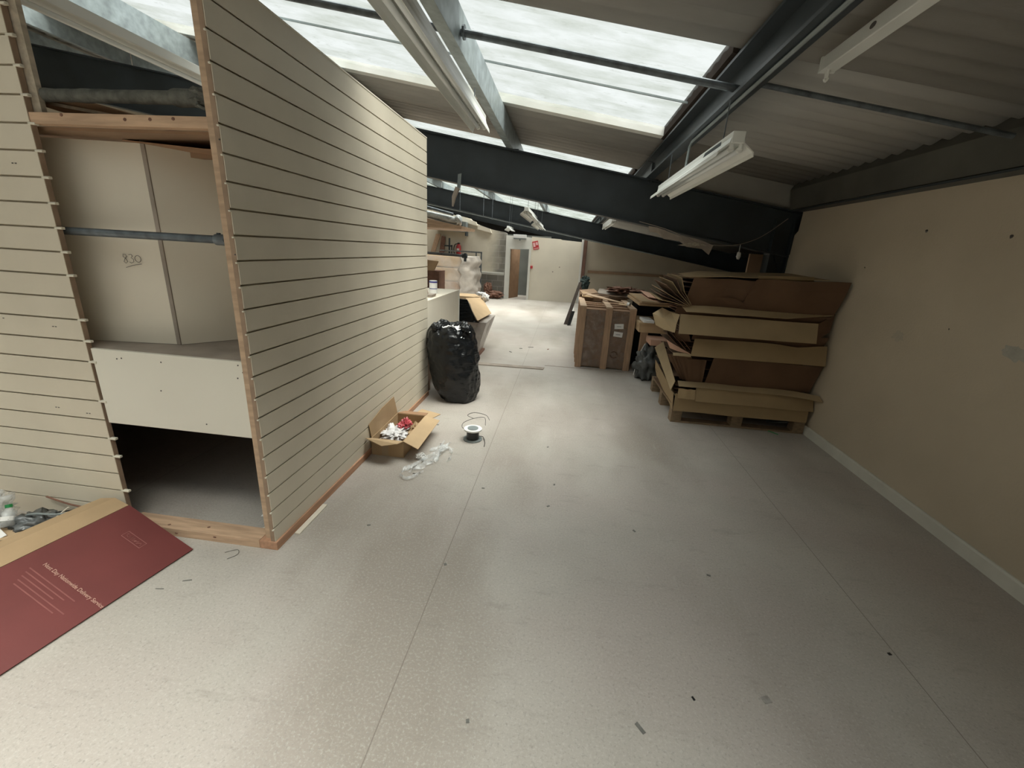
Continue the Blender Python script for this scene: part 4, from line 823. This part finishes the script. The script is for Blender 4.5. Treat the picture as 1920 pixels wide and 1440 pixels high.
# wrapped stack near
ns = thing('wrapped_pallet_stack', (-1.6, 6.4, 0), 'film-wrapped stack with black sheet and a cardboard lid, behind the white counter', 'stack')
MB().prism([(-1.20, 5.98, .02), (-1.20, 6.45, .02), (-1.07, 6.75, .50), (-1.07, 5.98, .50)], (-.9, 0, 0)).build('wrapped_load', mat('pale_wrapped_boards', (.45, .39, .35), .7, .15, 5), ns)
MB().prism([(-1.195, 5.97, .03), (-1.195, 6.46, .03), (-1.06, 6.76, .51), (-1.06, 5.97, .51)], (-.92, 0, 0)).build('film_wrap', 'wrap', ns)
MB().grid([[(-2.0, 5.93, .51), (-1.26, 5.93, .51), (-1.15, 5.93, .51)], [(-2.0, 5.97, .82), (-1.35, 5.97, .82), (-1.22, 5.97, .545)], [(-2.0, 6.5, .82), (-1.52, 6.5, .76), (-1.40, 6.5, .66)]], .006).build('black_sheet', 'bag', ns)
MB().sheet([(-1.154, 5.77, .56), (-1.119, 6.687, .54), (-1.417, 7.39, .70), (-1.51, 6.565, .765)], .006).build('cardboard_lid', 'cardl', ns)
MB().box(-2.1, -1.16, 6.0, 6.45, 0, .03).build('base_board', 'rust', ns)
tag(MB().blob((-1.32, 7.25, .72), (.055, .05, .06), 6, .5, 14, 4).blob((-1.44, 7.45, .755), (.08, .05, .03), 2, .5, 14, 4).build('white_film_scrap', 'paper', smooth=True), 'white film scrap trailing behind the cardboard lid', 'scrap')
tag(MB().box(-2.0, -1.47, 7.42, 7.9, 0, .70).build('pale_carton', 'cardl'), 'pale carton standing behind the black-wrapped stack', 'carton')
# far wrapped stack
fs = thing('wrapped_carton_stack', (-3.4, 12.9, 0), 'tall film-wrapped stack of three carton layers before the far left wall', 'stack')
for i, (z0_, z1_, xr_) in enumerate(((.14, .55, -2.92), (.57, .93, -2.82), (.95, 1.26, -2.90))):
    MB().box(-5.0, xr_, 12.2, 13.3, z0_, z1_).build('carton_layer', ('cardin', 'card', 'card')[i], fs, bevel=.03)
ar = arc([(-2.95, 12.14, 0), (-2.68, 12.20, 0), (-2.52, 12.42, 0), (-2.50, 12.9, 0)], 6); rows = []
for k in range(25):
    z = .15+1.13*k/24; rows.append([Vector((p.x+.09*noise.noise(Vector((z*5, i_*.25, 3)))-.05*abs(math.sin(z*PI/.38)), p.y+.04*noise.noise(Vector((z*6, i_*.3, 8))), z)) for i_, p in enumerate(ar)])
MB().grid(rows, .004).build('film_end', 'wrapm', fs, smooth=True)
MB().box(-5.0, -2.84, 12.15, 12.165, .16, 1.24).build('film_front', filmy('thin_wrap', (.62, .56, .50), .25, .25, .5, 3), fs)
MB().box(-5.0, -2.85, 12.2, 13.1, 0, .14).build('base_board', 'rust', fs)
rk = thing('metal_rack', (-2.6, 13.3, 0), 'dark metal rack frame standing right of the far wrapped stack', 'rack')
for x in (-2.78, -2.62): MB().box(x, x+.035, 13.3, 13.34, .05, 1.38).build('upright', 'rust' if 0 else 'tube', rk)
MB().box(-3.9, -2.58, 13.3, 13.34, 1.36, 1.40).build('top_rail', 'tube', rk)
for z in (1.12, .93, .5, .3): MB().box(-2.9, -2.6, 13.29, 13.33, z, z+.07).build('cross_bar', 'tube', rk)
MB().box(-2.8, -2.6, 13.2, 13.45, 0, .05).build('foot', 'tube', rk)
tag(MB().blob((-2.24, 13.62, .13), (.30, .18, .11), 3, .3, 16, 3, flat=.002).blob((-2.42, 13.68, .28), (.13, .12, .2), 5, .3, 14, 3).build('rusty_heap', 'rust'), 'rusty brown heap on the floor against the far blockwork', 'heap')
ex = thing('fire_extinguisher', (-3.42, 13.75, 1.2), 'red fire extinguisher hanging on the far left wall', 'fire extinguisher')
MB().tube([(-3.42, 13.75, 1.20), (-3.42, 13.75, 1.23), (-3.42, 13.75, 1.52), (-3.42, 13.75, 1.57), (-3.42, 13.75, 1.60)], [.06, .075, .075, .05, .025], 16).build('cylinder', 'reds', ex, smooth=True); excyl = bpy.data.objects['cylinder']
MB().box(-3.45, -3.38, 13.70, 13.78, 1.60, 1.63).build('valve', 'black', ex)
MB().box(-3.45, -3.39, 13.82, 13.90, 1.3, 1.5).build('bracket', 'black', ex)
MB().tube(arc([(-3.44, 13.74, 1.60), (-3.54, 13.73, 1.56), (-3.57, 13.72, 1.40), (-3.52, 13.72, 1.24)]), .014, 6).build('hose', 'black', ex)
MB().box(-3.46, -3.38, 13.672, 13.675, 1.36, 1.46).build('paper_label', 'paper', excyl)
vt = thing('roller_shutter_box', (-3.6, 13.8, 2.0), 'grey glazed box unit fixed high on the far left wall', 'wall unit')
MB().box(-4.15, -3.16, 13.55, 13.88, 1.96, 2.26, Matrix.Rotation(math.radians(2), 3, 'Y')).build('housing', 'grey', vt)
MB().box(-4.12, -3.25, 13.53, 13.552, 2.04, 2.22, Matrix.Rotation(math.radians(2), 3, 'Y')).build('dark_panel', mat('dark_glass', (.10, .125, .125), .3, .2, 20), vt)
MB().box(-4.15, -3.2, 13.525, 13.55, 1.975, 1.995, Matrix.Rotation(math.radians(2), 3, 'Y')).build('bright_rail', 'enamel', vt)
MB().box(-3.19, -3.15, 13.6, 13.86, 1.84, 1.98).build('bracket', 'steel', vt)
ls = [('leaning_board', MB().sheet([(-4.62, 13.35, 0), (-4.49, 13.35, 0), (-4.0, 13.78, 1.85), (-4.15, 13.78, 1.85)], .04), 'batten', 'brown board leaning on the far left wall', 'board'),
      ('leaning_dark_board', MB().sheet([(-4.15, 13.4, 0), (-3.88, 13.4, 0), (-3.86, 13.82, 1.78), (-3.98, 13.82, 1.80)], .04), 'rust', 'dark board leaning beside the brown board', 'board'),
      ('upright_rack', MB().box(-3.68, -3.64, 13.5, 13.56, 0, 1.75).box(-3.60, -3.57, 13.5, 13.56, 0, 1.55).box(-3.82, -3.57, 13.5, 13.54, 1.5, 1.54), 'steel', 'dark upright frame left of the fire extinguisher', 'frame')]
for nm, mb_, mm, lab, cat in ls: tag(mb_.build(nm, mm), lab, cat)
hr = thing('grey_rail', (-2.0, 6.5, 1.4), 'grey tube rail ending in a clamp beyond the partition', 'rail')
MB().tube([(-2.8, 7.0, 1.41), (-1.62, 7.0, 1.385)], .022, 12).build('tube', 'tube', hr)
MB().tube([(-1.68, 7.0, 1.385), (-1.60, 7.0, 1.385)], .034, 12).box(-1.645, -1.615, 6.97, 7.03, 1.30, 1.43).build('clamp', 'steel', hr)
MB().box(-2.78, -2.74, 6.98, 7.02, 0, 1.44).build('post', 'tube', hr)
sb = thing('shelf_of_boards', (-2.0, 7.5, 1.9), 'orange-brown board shelf high beyond the partition', 'shelf')
MB().prism([(-2.6, 6.2, 1.98), (-1.585, 6.2, 1.81), (-1.50, 6.2, 1.80), (-1.51, 6.2, 1.76), (-2.6, 6.2, 1.76)], (0, .9, 0)).build('board', 'pinex', sb)
for yy in (6.25, 7.0): MB().box(-2.58, -2.53, yy, yy+.05, 0, 1.76).build('leg', 'pinex', sb)
tag(MB().tube([(-2.5, 6.3, 2.02), (-1.58, 6.3, 1.865)], .05, 14).blob((-1.575, 6.3, 1.875), (.05, .06, .075), 4, .2, 14).build('rolled_plastic', mat('bubble_film', (.55, .58, .58), .25, .3, 20, .5, 20), smooth=True), 'roll of clear plastic lying on the high board shelf', 'roll')
tag(MB().tube([(-2.6, 6.25, 2.15), (-1.64, 6.25, 1.95)], .02, 10).build('grey_pole', 'tube'), 'grey pole lying along the plastic roll', 'pole')
tag(MB().sheet([(-2.35, 6.9, 1.131), (-2.10, 6.86, 1.131), (-2.03, 6.87, 1.28), (-2.4, 6.95, 1.30)], .02).build('torn_carton', 'cardl'), 'torn pale carton behind the counter', 'cardboard')
tag(MB().box(-2.5, -2.02, 6.85, 7.2, .0, 1.13).build('dark_carton', 'rust'), 'dark carton standing behind the paint tin', 'carton')
# fire sign and call point
sg = thing('fire_action_sign', (-1.03, FY, 1.7), 'tilted red fire sign on the cream partition by the doorway', 'sign')
R = Matrix.Rotation(math.radians(-14), 3, 'Y')
piv = (-1.01, FY-.01, 1.68)
MB().box(-1.10, -.92, FY-.012, FY-.002, 1.555, 1.805, R, piv).build('sign_plate', 'reds', sg)
for (x0, x1, z0_, z1_) in ((-1.085, -1.02, 1.64, 1.77), (-1.00, -.935, 1.68, 1.77), (-1.085, -.94, 1.58, 1.60)):
    MB().box(x0, x1, FY-.0145, FY-.0122, z0_, z1_, R, piv).build('pictogram', mat('pale_pink', (.75, .45, .45), .6, .1, 9), sg)
cpt = thing('fire_call_point', (-1.10, FY, 1.03), 'small red fire call point right of the doorway', 'call point')
MB().box(-1.13, -1.06, FY-.04, FY, .98, 1.06).build('housing', 'reds', cpt, bevel=.004)
for (x, z) in ((-.42, .92), (-.22, 1.07)):
    tag(MB().tube([(x, FY-.012, z), (x, FY, z)], .02, 10).build('wall_plug', 'dust'), 'dark fixing on the cream partition, %s' % ('lower left one' if z < 1 else 'upper right one'), 'fixing')
